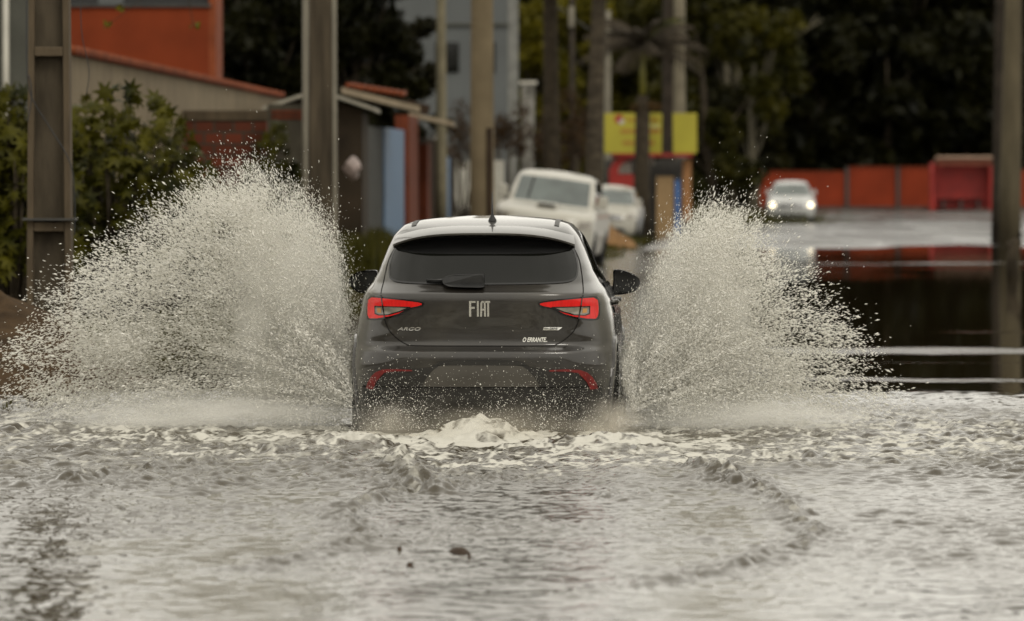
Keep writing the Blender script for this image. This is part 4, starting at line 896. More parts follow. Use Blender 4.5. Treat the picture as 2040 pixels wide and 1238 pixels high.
# sand heap by the white car
def heap(name, label, cat, cx_, cy_, rx, ry_, h_, mt, seed=1, kind=None):
    N1, N2 = 36, 14; V = [(0, 0, h_)]
    for i_ in range(1, N2 + 1):
        r_ = i_ / N2
        for k in range(N1):
            a = 2 * math.pi * k / N1; nn = float(fbm(np.array([math.cos(a) * 2 + r_ * 3 + seed]), np.array([math.sin(a) * 2 + 5.0]), seed)[0]); rr_ = r_ * (.8 + .4 * nn)
            V.append((rr_ * rx * math.cos(a), rr_ * ry_ * math.sin(a), h_ * (1 - r_) ** .9 * (.85 + .3 * nn) - .06 * r_))
    fs = [(0, 1 + k, 1 + (k + 1) % N1) for k in range(N1)] + [(1 + (i_ - 1) * N1 + k, 1 + (i_ - 1) * N1 + (k + 1) % N1, 1 + i_ * N1 + (k + 1) % N1, 1 + i_ * N1 + k)[::-1] for i_ in range(1, N2) for k in range(N1)]
    o = MB().add(V, fs).build(name, mt, None, True); o.location = (cx_, cy_, 0); tag(o, label, cat); return o
heap('sand_heap', 'orange-brown sand heap in front of the small white car', 'sand heap', PX(1213, 133), 133, .75, 1.0, PZ(447, 133), mat('sand', (.17, .095, .04), .9, var=.3, scale=5, bump=.6), 3)

heap('soil_heap', 'brown soil heap at the left edge in front of the leftmost pole', 'soil heap', -4.35, 47.0, 1.5, 3.0, .80, mat('soil', (.045, .028, .014), .95, var=.4, scale=4, bump=1.0, spec=.2), 5)
# ---------------------------------------------------------------- vegetation
def leaves(name, C, n_per, spread, size, mt, parent, seed=1, drop=.2, aspect=.5):
    """leaf quads around clump centres C (k,4: x,y,z,r)"""
    r = np.random.default_rng(seed); C = np.asarray(C, float); idx = np.repeat(np.arange(len(C)), n_per); N = len(idx)
    d = r.normal(0, 1, (N, 3)); d /= np.linalg.norm(d, axis=1)[:, None]; rad = r.uniform(0, 1, N) ** .45
    P = C[idx, :3] + d * (rad * C[idx, 3])[:, None] * np.array([1, 1, spread])
    a = r.normal(0, 1, (N, 3)); a[:, 2] -= drop; a /= np.linalg.norm(a, axis=1)[:, None]; b_ = np.cross(a, r.normal(0, 1, (N, 3))); b_ /= np.linalg.norm(b_, axis=1)[:, None]
    s = size * r.uniform(.6, 1.4, N)[:, None]; a = a * s; b_ = b_ * s * aspect
    V = np.stack([P - a, P + b_ * .9, P + a, P - b_ * .9], 1).reshape(-1, 3); Fc = np.arange(N * 4).reshape(-1, 4)
    return link_mesh(name, np_mesh(name, V, Fc, 4), mt, parent)
def leafmat(name, c1, c2, sc=.7):
    m = bpy.data.materials.new(name); m.use_nodes = True; n = m.node_tree; n.nodes.clear()
    o = n.nodes.new('ShaderNodeOutputMaterial'); d = n.nodes.new('ShaderNodeBsdfPrincipled'); tr = n.nodes.new('ShaderNodeBsdfTranslucent'); mxs = n.nodes.new('ShaderNodeMixShader'); mxs.inputs[0].default_value = .25
    d.inputs['Roughness'].default_value = .5; d.inputs['Specular IOR Level'].default_value = .1
    t = n.nodes.new('ShaderNodeTexCoord'); no = n.nodes.new('ShaderNodeTexNoise'); no.inputs['Scale'].default_value = sc; no.inputs['Detail'].default_value = 6
    r = n.nodes.new('ShaderNodeValToRGB'); r.color_ramp.elements[0].position = .35; r.color_ramp.elements[1].position = .65; r.color_ramp.elements[0].color = (*c1, 1); r.color_ramp.elements[1].color = (*c2, 1)
    n.links.new(t.outputs['Object'], no.inputs['Vector']); n.links.new(no.outputs['Fac'], r.inputs[0]); n.links.new(r.outputs[0], d.inputs['Base Color']); n.links.new(r.outputs[0], tr.inputs['Color'])
    n.links.new(d.outputs[0], mxs.inputs[1]); n.links.new(tr.outputs[0], mxs.inputs[2]); n.links.new(mxs.outputs[0], o.inputs['Surface']); return m
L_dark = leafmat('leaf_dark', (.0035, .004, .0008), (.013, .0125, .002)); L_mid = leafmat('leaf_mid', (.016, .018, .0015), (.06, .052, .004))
L_yel = leafmat('leaf_yellow', (.04, .038, .002), (.12, .10, .006)); L_castor = leafmat('leaf_castor', (.012, .014, .0015), (.075, .068, .005), 2.5); L_brown = leafmat('leaf_brown', (.022, .012, .005), (.05, .028, .011), 2); L_grass = leafmat('leaf_grass', (.03, .03, .004), (.08, .072, .012), 2)
L_red = leafmat('leaf_reddish', (.022, .010, .004), (.045, .02, .007), 3)
def tree(label, X, Y, z0, h, cw, mt, bark, seed, nclump=26, per=150, size=.22, low=.12, group=None, name='tree', tr=.22, cat='tree'):
    r = np.random.default_rng(seed); t = thing(name, label, cat, (X, Y, z0), 0, group)
    q = MB(); lean = r.normal(0, .03 * h); top = (lean, r.normal(0, .2), h * .72)
    mids = [(top[0] * f + r.normal(0, .05), top[1] * f, top[2] * f) for f in (0, .25, .5, .75, 1)]; q.tube(mids, [tr * 1.15, tr * .85, tr * .7, tr * .5, tr * .25], 8)
    C = []
    for k in range(nclump):
        f = r.uniform(low, 1.0); wd_ = cw * math.sqrt(max(.05, 1 - ((f - .55) / .62) ** 2)); a = r.uniform(0, 6.28); rr_ = wd_ * math.sqrt(r.uniform(.1, 1))
        c = (rr_ * math.cos(a) + lean * f, rr_ * math.sin(a) * .8, f * h); C.append((*c, r.uniform(.22, .42) * cw))
        if k % 3 == 0:
            fs_ = max(.2, f - .25) / .72 * .9; s_ = (top[0] * min(fs_, 1), top[1] * min(fs_, 1), min(top[2], top[2] * fs_)); q.tube([s_, ((s_[0] + c[0]) / 2, (s_[1] + c[1]) / 2, (s_[2] + c[2]) / 2 - .1), c], [tr * .35, tr * .22, tr * .08], 5)
    q.build('trunk', bark, t, True); leaves('crown', C, per, .8, size, mt, t, seed); return t
# dark wood on the right, tree by tree
spots = [(1395, 285, 15, 4.0, 'dark bushy tree behind the yellow sign, leftmost of the right-hand wood'), (1455, 276, 13, 3.2, 'dense dark tree with a pale lower trunk left of the silver car'), (1540, 292, 15.5, 4.2, 'tall dark tree rising right above the silver car'), (1640, 288, 15, 4.0, 'very dark tree above the long low wall'), (1735, 295, 15.5, 4.3, 'dark tree above the middle wall panel'), (1815, 286, 14.5, 3.8, 'dark tree above the panel next to the bus shelter'), (1895, 294, 15.5, 4.2, 'dark olive tree straight behind the bus shelter'), (1975, 288, 15, 4.0, 'dark tree behind the tall tan pole'), (2050, 292, 15, 4.2, 'dark tree cut by the right edge of the picture'), (1345, 296, 15, 4.0, 'dark tree behind the palm tree'),
         (1590, 279, 9, 3.0, 'lower dark tree just behind the long wall'), (1770, 279, 8.5, 2.8, 'low dark tree behind the middle wall panel'), (1930, 280, 9, 3.0, 'low dark tree tucked behind the shelter roof'), (2130, 290, 15, 4.2, 'dark tree beyond the right edge')]
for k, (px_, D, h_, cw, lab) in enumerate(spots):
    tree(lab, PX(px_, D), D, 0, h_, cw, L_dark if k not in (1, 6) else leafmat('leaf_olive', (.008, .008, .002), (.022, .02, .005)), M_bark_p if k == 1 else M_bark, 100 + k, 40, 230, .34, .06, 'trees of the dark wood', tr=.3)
tree('leafy green tree with a pale trunk left of the silver car', PX(1500, 232), 232, 0, 8.6, 2.0, L_mid, M_bark_p, 150, 26, 170, .22, .35, tr=.22)
tree('olive green tree with light leaf tips behind the splash top', PX(1420, 225), 225, 0, 9.0, 2.2, leafmat('leaf_olive_mid', (.012, .013, .0015), (.042, .038, .004)), M_bark, 151, 34, 190, .24, .1, tr=.22)
for k, (px_, D, h_, cw, lab) in enumerate([(455, 262, 11, 3.0, 'dark tree behind the gap right of the orange house, farthest left of the back row'), (600, 266, 11.5, 3.2, 'dark tree far behind the gabled shed'), (682, 270, 10, 3.0, 'dark tree far behind the tiled lean-to roof, between two others'), (740, 262, 11, 3.0, 'dark tree far behind the lean-to roofs'), (1010, 268, 11.5, 3.0, 'olive tree directly behind the corner of the grey building'), (1105, 264, 11.8, 3.0, 'olive tree behind the left ringed trunk'), (1195, 270, 11.8, 3.1, 'olive tree behind the right ringed trunk'), (1275, 266, 11.8, 3.0, 'dark olive tree far behind the palm crown')]):
    tree(lab, PX(px_, D), D, 0, h_, cw, L_dark if k < 4 else leafmat('leaf_olive_back%d' % k, (.014, .015, .0012), (.055, .048, .003)), M_bark, 130 + k, 40, 200, .32, .1, 'back row of trees', tr=.25)
# bare leaning branch
t = thing('dead_branch', 'pale bare branch sticking out of the dark wood, top right', 'branch', (PX(1575, 236), 236, PZ(70, 236)))
MB().tube([(0, 0, -.6), (.2, 0, -.1), (.7, 0, .25), (1.3, 0, .62)], [.07, .06, .05, .03], 6).tube([(.7, 0, .25), (1.1, 0, .85)], [.04, .02], 5).build('wood', M_bark_p, t, True)
# yellow-green trees behind the palm trunks
for k, (px_, D, h_, cw, lab) in enumerate([(1065, 236, 8.6, 1.9, 'yellow-green tree right of the grey building'), (1135, 240, 9.0, 2.0, 'yellow-green tree seen between the two ringed trunks'), (1215, 244, 9.2, 2.1, 'yellow-green tree behind the thin white pole'), (1290, 240, 9.4, 2.0, 'yellow-green tree behind the palm crown')]):
    tree(lab, PX(px_, D), D, 0, h_, cw, L_yel if k < 2 else leafmat('leaf_yolive%d' % k, (.014, .014, .002), (.05, .045, .006)), M_bark, 160 + k, 30, 150, .24, .1, 'yellow-green street trees', tr=.16)
# big dark trees on the left
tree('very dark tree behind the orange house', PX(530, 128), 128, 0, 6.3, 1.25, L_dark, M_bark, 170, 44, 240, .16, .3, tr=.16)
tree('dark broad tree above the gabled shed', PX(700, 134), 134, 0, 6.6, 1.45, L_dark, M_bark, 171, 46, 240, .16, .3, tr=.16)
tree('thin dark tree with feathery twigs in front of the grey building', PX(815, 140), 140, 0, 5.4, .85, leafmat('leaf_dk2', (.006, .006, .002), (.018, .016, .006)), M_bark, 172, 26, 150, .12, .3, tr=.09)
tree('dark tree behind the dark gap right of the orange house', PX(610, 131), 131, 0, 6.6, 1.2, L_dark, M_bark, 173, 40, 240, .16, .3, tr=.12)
# ringed palm trunks
def ringed(px0, px1, D, lab, base_py, mt, h=7, lean=0):
    r = (px1 - px0) / F * D / 2; t = thing('ringed_palm', lab, 'tree', (PX((px0 + px1) / 2, D), D, PZ(base_py, D)), 0, 'ringed palm trunks')
    pts, rd = [], []
    for k in range(int(h / .11)):
        f = k * .11 / h; pts.append((lean * f, 0, k * .11)); rd.append(r * (1.15 - .35 * f) * (1.0 if k % 2 else .93))
    MB().tube(pts, rd, 14).build('trunk', mt, t, True)
    C = [(lean + .7 * math.cos(a), .7 * math.sin(a), h - .2, .5) for a in np.linspace(0, 5.5, 7)]
    leaves('crown', C, 60, .6, .3, L_mid, t, int(px0), .8, .15); return t
ringed(1083, 1117, 128, 'ringed brown palm trunk, left one of the pair behind the white pickup', 500, M_bark, 6.6, -.05)
ringed(1160, 1196, 126, 'thicker ringed palm trunk, right one of the pair behind the white pickup', 500, mat('palm_bark', (.05, .04, .027), .9, var=.45, scale=4, bump=.5, stretch=(1, 1, 3)), 6.6, .2)
t = thing('transformer_pole', 'thin pole with a pale box between the two ringed trunks', 'pole', (PX(1140, 150), 150, .0))
MB().tube([(0, 0, 0), (0, 0, 6.5)], [.09, .07], 10).build('shaft', M_conc_d, t, True); MB().box((-.02, -.12, PZ(35, 150)), (.16, .14, .55)).build('box', M_conc_l, t, False, .02); MB().tube([(-.5, -.05, PZ(8, 150)), (.45, -.05, PZ(60, 150))], .02, 6).build('brace', M_dark, t)
# brown vines on the posts behind the pickup
for k, (px_, py_, D, r_, lab) in enumerate([(1010, 270, 158, .62, 'brown withered shrub left of the gate pillar'), (1100, 285, 140, .75, 'brown withered creeper around the left ringed trunk'), (1150, 270, 142, .6, 'brown withered creeper between the ringed trunks'), (920, 285, 150, .5, 'brown withered shrub above the white picket fence')]):
    t = thing('withered_shrub', lab, 'shrub', (PX(px_, D), D, 0), 0, 'withered brown shrubs'); zc = PZ(py_, D); rr = np.random.default_rng(k)
    C = [(rr.normal(0, r_ * .45), rr.normal(0, .4), zc + rr.normal(0, .45), .32) for _ in range(14)]; leaves('foliage', C, 80, 1, .08, L_brown, t, k + 5, .5, .3)
    q = MB()
    for c in C[:7]: q.tube([(0, 0, 0), (c[0] * .5, c[1] * .5, zc * .5), c[:3]], [.05, .03, .012], 5)
    q.build('stem', M_bark, t, True)
# palm in front of the kiosk
D = 156; t = thing('palm_tree', 'young palm with a yellow crownshaft in front of the yellow sign', 'palm', (PX(1280, D), D, 0)); k_ = D / F
z1, z2, z3 = PZ(225, D), PZ(190, D), PZ(92, D)
MB().tube([(0, 0, 0), (-.02, 0, z1 * .5), (0, 0, z1), (0, 0, z2)], [.25, .21, .20, .15], 12).build('trunk', M_bark, t, True)
rr = np.random.default_rng(3); C = [(rr.normal(0, .12), rr.normal(0, .12), PZ(212, D) + rr.normal(0, .08), .13) for _ in range(10)]; leaves('fibre_skirt', C, 90, 1, .07, leafmat('fibre', (.07, .04, .013), (.12, .07, .025), 4), t, 4, .6, .2)
MB().tube([(0, 0, z2 - .05), (0, 0, (z2 + z3) / 2), (.02, 0, z3)], [.10, .085, .05], 10).build('crownshaft', mat('crownshaft', (.13, .12, .012), .6, var=.2), t, True)
for k in range(22):
    a = k * 2.4 + .3; L = 1.9; el = 1.25 - .055 * k; q = MB(); pts = []
    for j in range(9):
        f = j / 8; rad_ = L * f * math.cos(el * (1 - .3 * f)); zz = z3 - .05 + L * f * math.sin(el) - 1.0 * f * f; pts.append(Vector((rad_ * math.cos(a), rad_ * math.sin(a), zz)))
    q.tube(pts, [.02] * 8 + [.006], 5)
    for j in range(1, 9):
        for s_ in (-1, 1):
            for e in (0, .5):
                p = pts[j - 1].lerp(pts[j], e); tdir = (pts[j] - pts[j - 1]).normalized(); sd_ = tdir.cross(Vector((0, 0, 1))).normalized() * s_; ll = .6 * math.sin(math.pi * (j + e) / 9.5) + .08
                tip = p + sd_ * ll * .8 + tdir * ll * .5 - Vector((0, 0, ll * .45)); wv = tdir * .045; q.add([p - wv, p + wv, tip], [(0, 1, 2)])
    q.build('frond', leafmat('frond', (.014, .016, .002), (.05, .048, .005), 3) if k == 0 else t.children[-1].data.materials[0], t)
# castor bushes at left: stems with lobed star leaves
def castor(label, X, Y, z0, h, spread, n, seed, mt, group='castor bushes at the left'):
    r = random.Random(seed); t = thing('castor_bush', label, 'bush', (X, Y, z0), 0, group); q = MB(); V, Fs = [], []
    for k in range(n):
        a = r.uniform(0, 6.28); rad_ = spread * math.sqrt(r.random()); hh_ = h * (1 - .35 * (rad_ / spread) ** 2) * r.uniform(.35, 1.0); p = Vector((rad_ * math.cos(a), rad_ * math.sin(a) * .7, hh_))
        if k % 6 == 0: q.tube([(p.x * .25, p.y * .25, 0), (p.x * .7, p.y * .7, hh_ * .55), p], [.022, .015, .007], 5)
        s = r.uniform(.07, .16); nrm = Vector((r.gauss(0, .6), r.gauss(-.5, .6), r.gauss(.5, .5))).normalized(); u = nrm.orthogonal().normalized(); w_ = nrm.cross(u); n0 = len(V); V.append(p)
        for j in range(14):
            an_ = j * math.pi / 7 + r.uniform(-.08, .08); rr_ = s * (1 if j % 2 == 0 else .42); V.append(p + (u * math.cos(an_) + w_ * math.sin(an_)) * rr_ - nrm * rr_ * .25)
        Fs += [(n0, n0 + 1 + j, n0 + 1 + (j + 1) % 14) for j in range(14)]
    me = bpy.data.meshes.new('foliage'); me.from_pydata(V, [], Fs); link_mesh('foliage', me, mt, t); q.build('stem', M_bark, t, True); return t
castor('big green castor bush right of the leftmost pole', PX(230, 62), 62, 0, PZ(165, 62), 1.1, 1000, 1, L_castor)
castor('tall castor bush filling the left edge behind the pole', PX(25, 60), 60, 0, PZ(165, 60), .75, 1000, 2, L_castor)
castor('low castor bush beside the brick wall', PX(330, 66), 66, 0, PZ(290, 66), .6, 600, 3, L_castor)
castor('reddish castor bush at the left edge', PX(5, 62), 62, .0, PZ(215, 62), .5, 170, 4, L_red)
castor('dark castor bush behind the leftmost pole', PX(110, 65), 65, 0, PZ(200, 65), .6, 700, 5, L_castor)
castor('sparse climbing shrub on the brick wall', PX(545, 80), 80, .0, PZ(235, 80), .42, 260, 6, L_castor)
castor('low weeds bush in front of the brick wall', PX(440, 70), 70, 0, PZ(370, 70), .8, 520, 7, L_castor)
# sprig hanging at the top
t = thing('leafy_twig', 'thin leafy twig hanging in front of the orange house', 'twig', (PX(370, 70), 70, PZ(-30, 70)))
MB().tube([(0, 0, 0), (.06, 0, -.3), (.1, 0, -.52)], [.008, .006, .003], 5).tube([(0, 0, 0), (-.5, 0, -.15), (-.95, 0, -.5)], [.008, .005, .003], 5).build('stem', M_bark, t)
leaves('foliage', [(.1, 0, -.5, .07), (-.95, 0, -.5, .06), (-.8, 0, -.3, .06)], 9, 1, .05, L_yel, t, 3)
# grass
def grass(name, n, fn, h0, h1, mt, seed, w=.012):
    r = np.random.default_rng(seed); P = fn(r, n); N = len(P); z = ground_z(P[:, 0], P[:, 1]); a = r.uniform(0, 6.28, N); hh_ = r.uniform(h0, h1, N); w_ = w * r.uniform(.7, 1.6, N)
    B = np.stack([P[:, 0], P[:, 1], z], 1); d = np.stack([np.cos(a) * w_, np.sin(a) * w_, 0 * a], 1); T = B + np.stack([r.normal(0, .25, N) * hh_, r.normal(0, .25, N) * hh_, hh_], 1); M_ = (B + T) / 2 + np.stack([0 * a, 0 * a, hh_ * .12], 1)
    V = np.stack([B - d, B + d, M_ + d * .7, T, M_ - d * .7], 1).reshape(-1, 3); Fc = np.arange(N * 5).reshape(-1, 5); o = link_mesh(name, np_mesh(name, V, Fc, 5), mt); tag(o, kind='stuff', cat='grass'); return o
def bank(r, n):
    y = r.uniform(38, 205, n) ** 1.0; y = 38 + (y - 38) ** 1.15 / (167 ** .15); off = r.exponential(1.2, n) * (1 + y / 80); x = edge_left(y) - off + .1
    keep = fbm(x * .9, y * .3, 55) > .44; return np.stack([x, y], 1)[keep]
g = grass('grass', 60000, bank, .04, .20, L_grass, 3); g['label'] = 'patchy grass and weeds along the muddy left verge'
def tuft(r, n):
    a = r.integers(0, 4, n); cx_ = np.array([PX(715, 98), PX(690, 90), PX(1310, 168), PX(1490, 200)])[a]; cy = np.array([98, 90, 168, 200])[a]; sp = np.array([.28, .4, .9, 1.2])[a]
    return np.stack([cx_ + r.normal(0, 1, n) * sp, cy + r.normal(0, 1, n) * sp * 3], 1)
g = grass('tall_grass', 9000, tuft, .25, .75, L_grass, 5, .014); g['label'] = 'taller grass tufts at the foot of the corrugated fence and kiosk'

# floating bits on the near water
for k, (px_, py_, s, lab) in enumerate([(914, 1103, .05, 'largest dark leaf floating on the near water'), (796, 1101, .016, 'small dark bit floating left of the largest leaf'), (816, 1133, .018, 'small dark bit floating below and left of the largest leaf'), (758, 1078, .016, 'tiny floating bit next to the bent wave crest'), (935, 1113, .011, 'tiny dark speck just right of the largest floating leaf'), (1303, 1160, .022, 'dark bit riding on the right-hand wave line')]):
    x, y = G(px_, py_); q = MB(); r = random.Random(k); N1 = 10
    ring = [(math.cos(a) * s * r.uniform(.7, 1.1), math.sin(a) * s * 3.0 * r.uniform(.7, 1.1)) for a in [2 * math.pi * j / N1 for j in range(N1)]]
    q.add([(0, 0, .022)] + [(p[0], p[1], -.004) for p in ring] + [(p[0] * .6, p[1] * .6, .016) for p in ring], [(0, 11 + j, 11 + (j + 1) % N1) for j in range(N1)] + [(1 + j, 1 + (j + 1) % N1, 11 + (j + 1) % N1, 11 + j) for j in range(N1)])
    o = q.build('floating_leaf', M_wood, None, True); o.location = (x, y, .006); tag(o, lab, 'leaf', 'debris floating on the near water')

# ---------------------------------------------------------------- spray
M_drop = bpy.data.materials.new('spray_water'); M_drop.use_nodes = True; n = M_drop.node_tree; n.nodes.clear()
o = n.nodes.new('ShaderNodeOutputMaterial'); d = n.nodes.new('ShaderNodeBsdfPrincipled'); d.inputs['Base Color'].default_value = (.88, .865, .81, 1); d.inputs['Roughness'].default_value = .18; d.inputs['IOR'].default_value = 1.4
tr = n.nodes.new('ShaderNodeBsdfTranslucent'); tr.inputs['Color'].default_value = (.92, .905, .85, 1); mxs = n.nodes.new('ShaderNodeMixShader'); mxs.inputs[0].default_value = .4
n.links.new(d.outputs[0], mxs.inputs[1]); n.links.new(tr.outputs[0], mxs.inputs[2]); n.links.new(mxs.outputs[0], o.inputs['Surface'])
OCT_F = np.array([(0, 2, 4), (2, 1, 4), (1, 3, 4), (3, 0, 4), (2, 0, 5), (1, 2, 5), (3, 1, 5), (0, 3, 5)])
def drops_mesh(name, P, r, dirv, el):
    N = len(P); u = np.cross(dirv, RNG.normal(0, 1, (N, 3))); u /= np.linalg.norm(u, axis=1)[:, None]; w_ = np.cross(dirv, u); r = r[:, None]; el = el[:, None]
    V = np.stack([P + u * r, P - u * r, P + w_ * r, P - w_ * r, P + dirv * r * el, P - dirv * r * el], 1).reshape(-1, 3)
    Fc = (OCT_F[None] + (np.arange(N) * 6)[:, None, None]).reshape(-1, 3); return np_mesh(name, V, Fc, 3)
def plume(name, label, comps, N, env, lim, src, seed, dcen, cl=14, rmed=.0023, cx0=700, sp=520, ropes=None):
    r = np.random.default_rng(seed); w_ = np.array([c[4] for c in comps]); w_ = w_ / w_.sum(); nc = N // cl
    k = r.choice(len(comps), nc * 3, p=w_); c = np.array([c_[:4] for c_ in comps])[k]; a = r.uniform(0, 6.28, len(k)); q = r.uniform(0, 1, len(k)) ** .62 * np.where(r.random(len(k)) < .15, 1.35, 1)
    px_ = c[:, 0] + c[:, 2] * q * np.cos(a); py_ = c[:, 1] + c[:, 3] * q * np.sin(a)
    nn = fbm(px_ / 45, py_ / 45, seed, 4); top = np.interp(px_, [e[0] for e in env], [e[1] for e in env]); soft = -np.log(r.random(len(k)) + 1e-3) * 9
    ok = (py_ > top + (nn - .45) * 110 - 8 + 0 * soft) & (py_ < 862) & lim(px_, py_) & (fbm(px_ / 28, py_ / 28, seed + 9, 3) > .30 + .12 * r.random(len(k)))
    px_, py_ = px_[ok][:nc], py_[ok][:nc]; nc = len(px_); Dc = dcen(px_, py_) + r.normal(0, .38, nc)
    m_ = r.poisson(cl, nc); idx = np.repeat(np.arange(nc), m_); n_ = len(idx); X = PX(px_, 37.6)[idx]; Z = PZ(py_, 37.6)[idx]; Y = Dc[idx]
    sx, sz = src; dv = np.stack([X - sx, np.zeros(n_), (Z - sz) - .35 * (np.abs(X - sx))], 1) + 1e-4; dv += r.normal(0, .28, (n_, 3)) * np.linalg.norm(dv, axis=1)[:, None]; dv /= np.linalg.norm(dv, axis=1)[:, None]
    sg_ = .035 * r.lognormal(0, .5, nc)[idx]; P = np.stack([X, Y, Z], 1) + r.normal(0, 1, (n_, 3)) * sg_[:, None] * np.array([1, 1.5, 1]) + dv * (r.normal(0, 1, n_) * sg_ * 1.6)[:, None]
    far_ = np.clip(np.abs(px_[idx] - cx0) / sp, 0, 1); rad = (rmed * (.62 + .55 * far_)) * r.lognormal(0, .42, n_); rad = np.minimum(rad, .009)
    nr_ = 110; nd = int(N * .28 / nr_); A = r.uniform(ropes[0], ropes[1], nr_); Lr = r.uniform(.35, 1.0, nr_)
    ti = r.random((nr_, nd)) ** .8 * Lr[:, None]; R0 = ropes[2] * (.75 + .25 * np.sin(A * 3)); bx = ropes[3] + R0[:, None] * ti * np.cos(A)[:, None]; by = ropes[4] - R0[:, None] * ti * np.sin(A)[:, None] * ropes[5] + 190 * ti ** 2.2 * (.4 + .6 * np.abs(np.cos(A)))[:, None]
    wd_ = (2 + 9 * ti * r.uniform(.3, 1.2, (nr_, 1))); bx += r.normal(0, 1, bx.shape) * wd_; by += r.normal(0, 1, by.shape) * wd_
    Yd = dcen(bx, by) + r.normal(0, .35, (nr_, 1)) + r.normal(0, .03, bx.shape); pr = np.stack([PX(bx, 37.6), Yd, PZ(by, 37.6)], 2).reshape(-1, 3); okr = (by > np.interp(bx, [e[0] for e in env], [e[1] for e in env]) - 12) & (by < 866) & lim(bx, by); okr = okr.ravel()
    dr = np.stack([np.cos(A)[:, None] * R0[:, None] + 0 * ti, 0 * ti, np.sin(A)[:, None] * R0[:, None] * ropes[5] - 400 * ti], 2).reshape(-1, 3); dr += r.normal(0, .1, dr.shape) * 400; dr /= np.linalg.norm(dr, axis=1)[:, None]
    pr, dr = pr[okr], dr[okr]; P = np.concatenate([P, pr]); dv = np.concatenate([dv, dr]); rad = np.concatenate([rad, np.minimum(.0017 * r.lognormal(0, .5, len(pr)), .008)]); n_ = len(P)
    keep = P[:, 2] > .01; o_ = link_mesh(name, drops_mesh(name, P[keep], rad[keep], dv[keep], r.uniform(1.2, 4.6, n_)[keep]), M_drop)
    return tag(o_, label, 'spray', 'plumes of spray thrown up by the grey hatchback', 'stuff')
envL = [(-60, 700), (20, 630), (100, 560), (200, 468), (300, 400), (400, 348), (480, 318), (540, 330), (600, 385), (650, 450), (690, 530), (706, 600), (712, 700)]
limL = lambda x, y: (x < 700 + 5 * np.sin(y / 20) - 16 * (y < 620) - 14 * ((y > 515) & (y < 605)))
compL = [(655, 640, 60, 130, 1.3), (610, 560, 90, 110, 1.8), (540, 480, 110, 110, 1.8), (470, 420, 110, 90, 1.1), (400, 490, 140, 110, 1.2), (290, 560, 150, 110, .8), (180, 620, 140, 90, .5), (600, 700, 110, 120, 2.0), (500, 640, 150, 110, 1.1), (330, 700, 200, 100, .45), (150, 740, 190, 90, .38), (600, 800, 130, 60, 1.1), (350, 800, 330, 45, .8), (210, 705, 75, 28, .4)]
plume('left_spray', 'huge fan of white spray thrown up left of the grey hatchback', compL, 190000, envL, limL, (-1.0, .1), 21, lambda x, y: 38.2 + (700 - x) / 700 * .9, ropes=(1.55, 3.05, 640, 715, 810, .80))
envR = [(1180, 800), (1245, 720), (1290, 590), (1330, 500), (1380, 430), (1440, 405), (1500, 415), (1560, 465), (1620, 540), (1690, 620), (1750, 700), (1830, 800)]
limR = lambda x, y: (x > 1240 + np.clip(720 - y, 0, 220) * .3)
compR = [(1400, 560, 90, 130, 1.9), (1370, 660, 110, 130, 2.1), (1440, 500, 80, 90, 1.2), (1330, 740, 95, 110, 1.8), (1480, 600, 110, 120, 1.0), (1560, 640, 130, 120, .45), (1640, 710, 120, 70, .22), (1450, 740, 170, 90, 1.2), (1380, 820, 170, 50, 1.3), (1600, 800, 200, 45, .35), (1300, 800, 80, 60, .8)]
plume('right_spray', 'tall plume of white spray thrown up right of the grey hatchback', compR, 175000, envR, limR, (.75, .1), 22, lambda x, y: 38.0 + (x - 1240) / 500 * .8, cx0=1260, sp=420, ropes=(.25, 1.85, 520, 1262, 815, .84))
# fine spray hanging behind the bumper
r = np.random.default_rng(5); N = 5200; px_ = np.concatenate([r.normal(770, 60, N // 3), r.normal(1090, 90, N // 3), r.uniform(700, 1240, N // 3)]); py_ = 858 - np.abs(r.normal(0, 58, len(px_))); D_ = r.uniform(35.6, 36.9, len(px_))
P = np.stack([PX(px_, D_), D_, PZ(py_, D_)], 1); dv = r.normal(0, 1, (len(P), 3)); dv /= np.linalg.norm(dv, axis=1)[:, None]
o_ = link_mesh('bumper_spray', drops_mesh('bumper_spray', P, .0015 * r.lognormal(0, .4, len(P)), dv, r.uniform(1, 2.2, len(P))), M_drop)
tag(o_, 'fine spray and drops hanging low behind the rear bumper of the grey hatchback', 'spray', None, 'stuff')

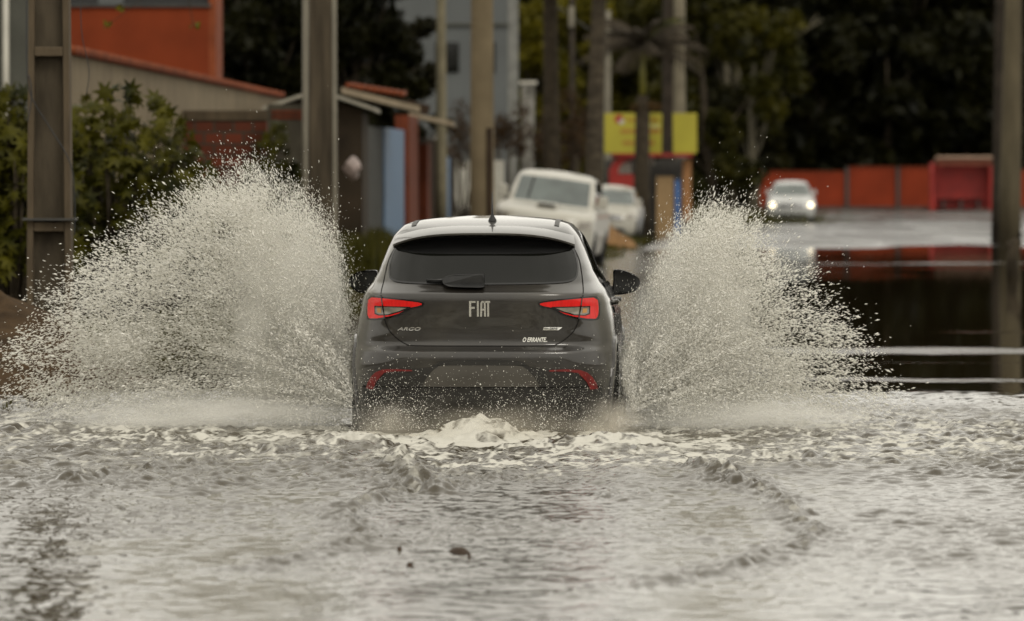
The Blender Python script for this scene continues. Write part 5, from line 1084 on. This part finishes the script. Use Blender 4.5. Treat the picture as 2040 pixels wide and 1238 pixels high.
# soft mist inside the plumes
def mist_mat(name, dens, col, sc):
    m = bpy.data.materials.new(name); m.use_nodes = True; n = m.node_tree; n.nodes.clear(); o = n.nodes.new('ShaderNodeOutputMaterial'); v = n.nodes.new('ShaderNodeVolumePrincipled')
    v.inputs['Color'].default_value = (*col, 1); v.inputs['Anisotropy'].default_value = .2
    t = n.nodes.new('ShaderNodeTexCoord'); ln = n.nodes.new('ShaderNodeVectorMath'); ln.operation = 'LENGTH'; n.links.new(t.outputs['Object'], ln.inputs[0])
    mr = n.nodes.new('ShaderNodeMapRange'); mr.interpolation_type = 'SMOOTHSTEP'; mr.inputs['From Min'].default_value = 1; mr.inputs['From Max'].default_value = .1; n.links.new(ln.outputs['Value'], mr.inputs['Value'])
    no = n.nodes.new('ShaderNodeTexNoise'); no.inputs['Scale'].default_value = sc; no.inputs['Detail'].default_value = 4; n.links.new(t.outputs['Object'], no.inputs['Vector'])
    m2 = n.nodes.new('ShaderNodeMapRange'); m2.inputs['From Min'].default_value = .36; m2.inputs['From Max'].default_value = .66; n.links.new(no.outputs['Fac'], m2.inputs['Value'])
    mu = n.nodes.new('ShaderNodeMath'); mu.operation = 'MULTIPLY'; n.links.new(mr.outputs[0], mu.inputs[0]); n.links.new(m2.outputs[0], mu.inputs[1])
    m3 = n.nodes.new('ShaderNodeMath'); m3.operation = 'MULTIPLY'; m3.inputs[1].default_value = dens; n.links.new(mu.outputs[0], m3.inputs[0]); n.links.new(m3.outputs[0], v.inputs['Density']); n.links.new(v.outputs[0], o.inputs['Volume']); return m
def mist(label, px_, py_, rx, rz, D, ry_, dens, col=(.95, .94, .9), sc=2.2):
    bm = bmesh.new(); bmesh.ops.create_icosphere(bm, subdivisions=3, radius=1); me = bpy.data.meshes.new('spray_mist'); bm.to_mesh(me); bm.free()
    o_ = link_mesh('spray_mist', me, mist_mat('mist', dens, col, sc)); o_.location = (PX(px_, D), D, PZ(py_, D)); o_.scale = (rx / 305, ry_, rz / 305); tag(o_, label, 'mist', 'mist around the grey hatchback', 'stuff')
mist('soft white mist filling the left spray fan beside the car', 565, 620, 150, 250, 38.4, .75, 10)
mist('low pale mist along the water left of the car', 400, 828, 430, 62, 37.6, .8, 4)
mist('soft white mist filling the right spray plume', 1385, 640, 140, 225, 38.3, .75, 10)
mist('low pale mist along the water right of the car', 1470, 830, 340, 55, 37.6, .8, 4)
mist('brownish mist hanging low across the rear bumper', 960, 862, 330, 80, 36.3, .5, 1.5, (.80, .74, .62), 2.0)
mist('small thicker mist swirl behind the left rear wheel', 765, 850, 85, 65, 36.4, .35, 2.6, (.85, .80, .70), 1.6)
mist('churned mist beside the right rear wheel', 1215, 850, 90, 75, 36.6, .4, 4, (.85, .80, .70), 1.6)
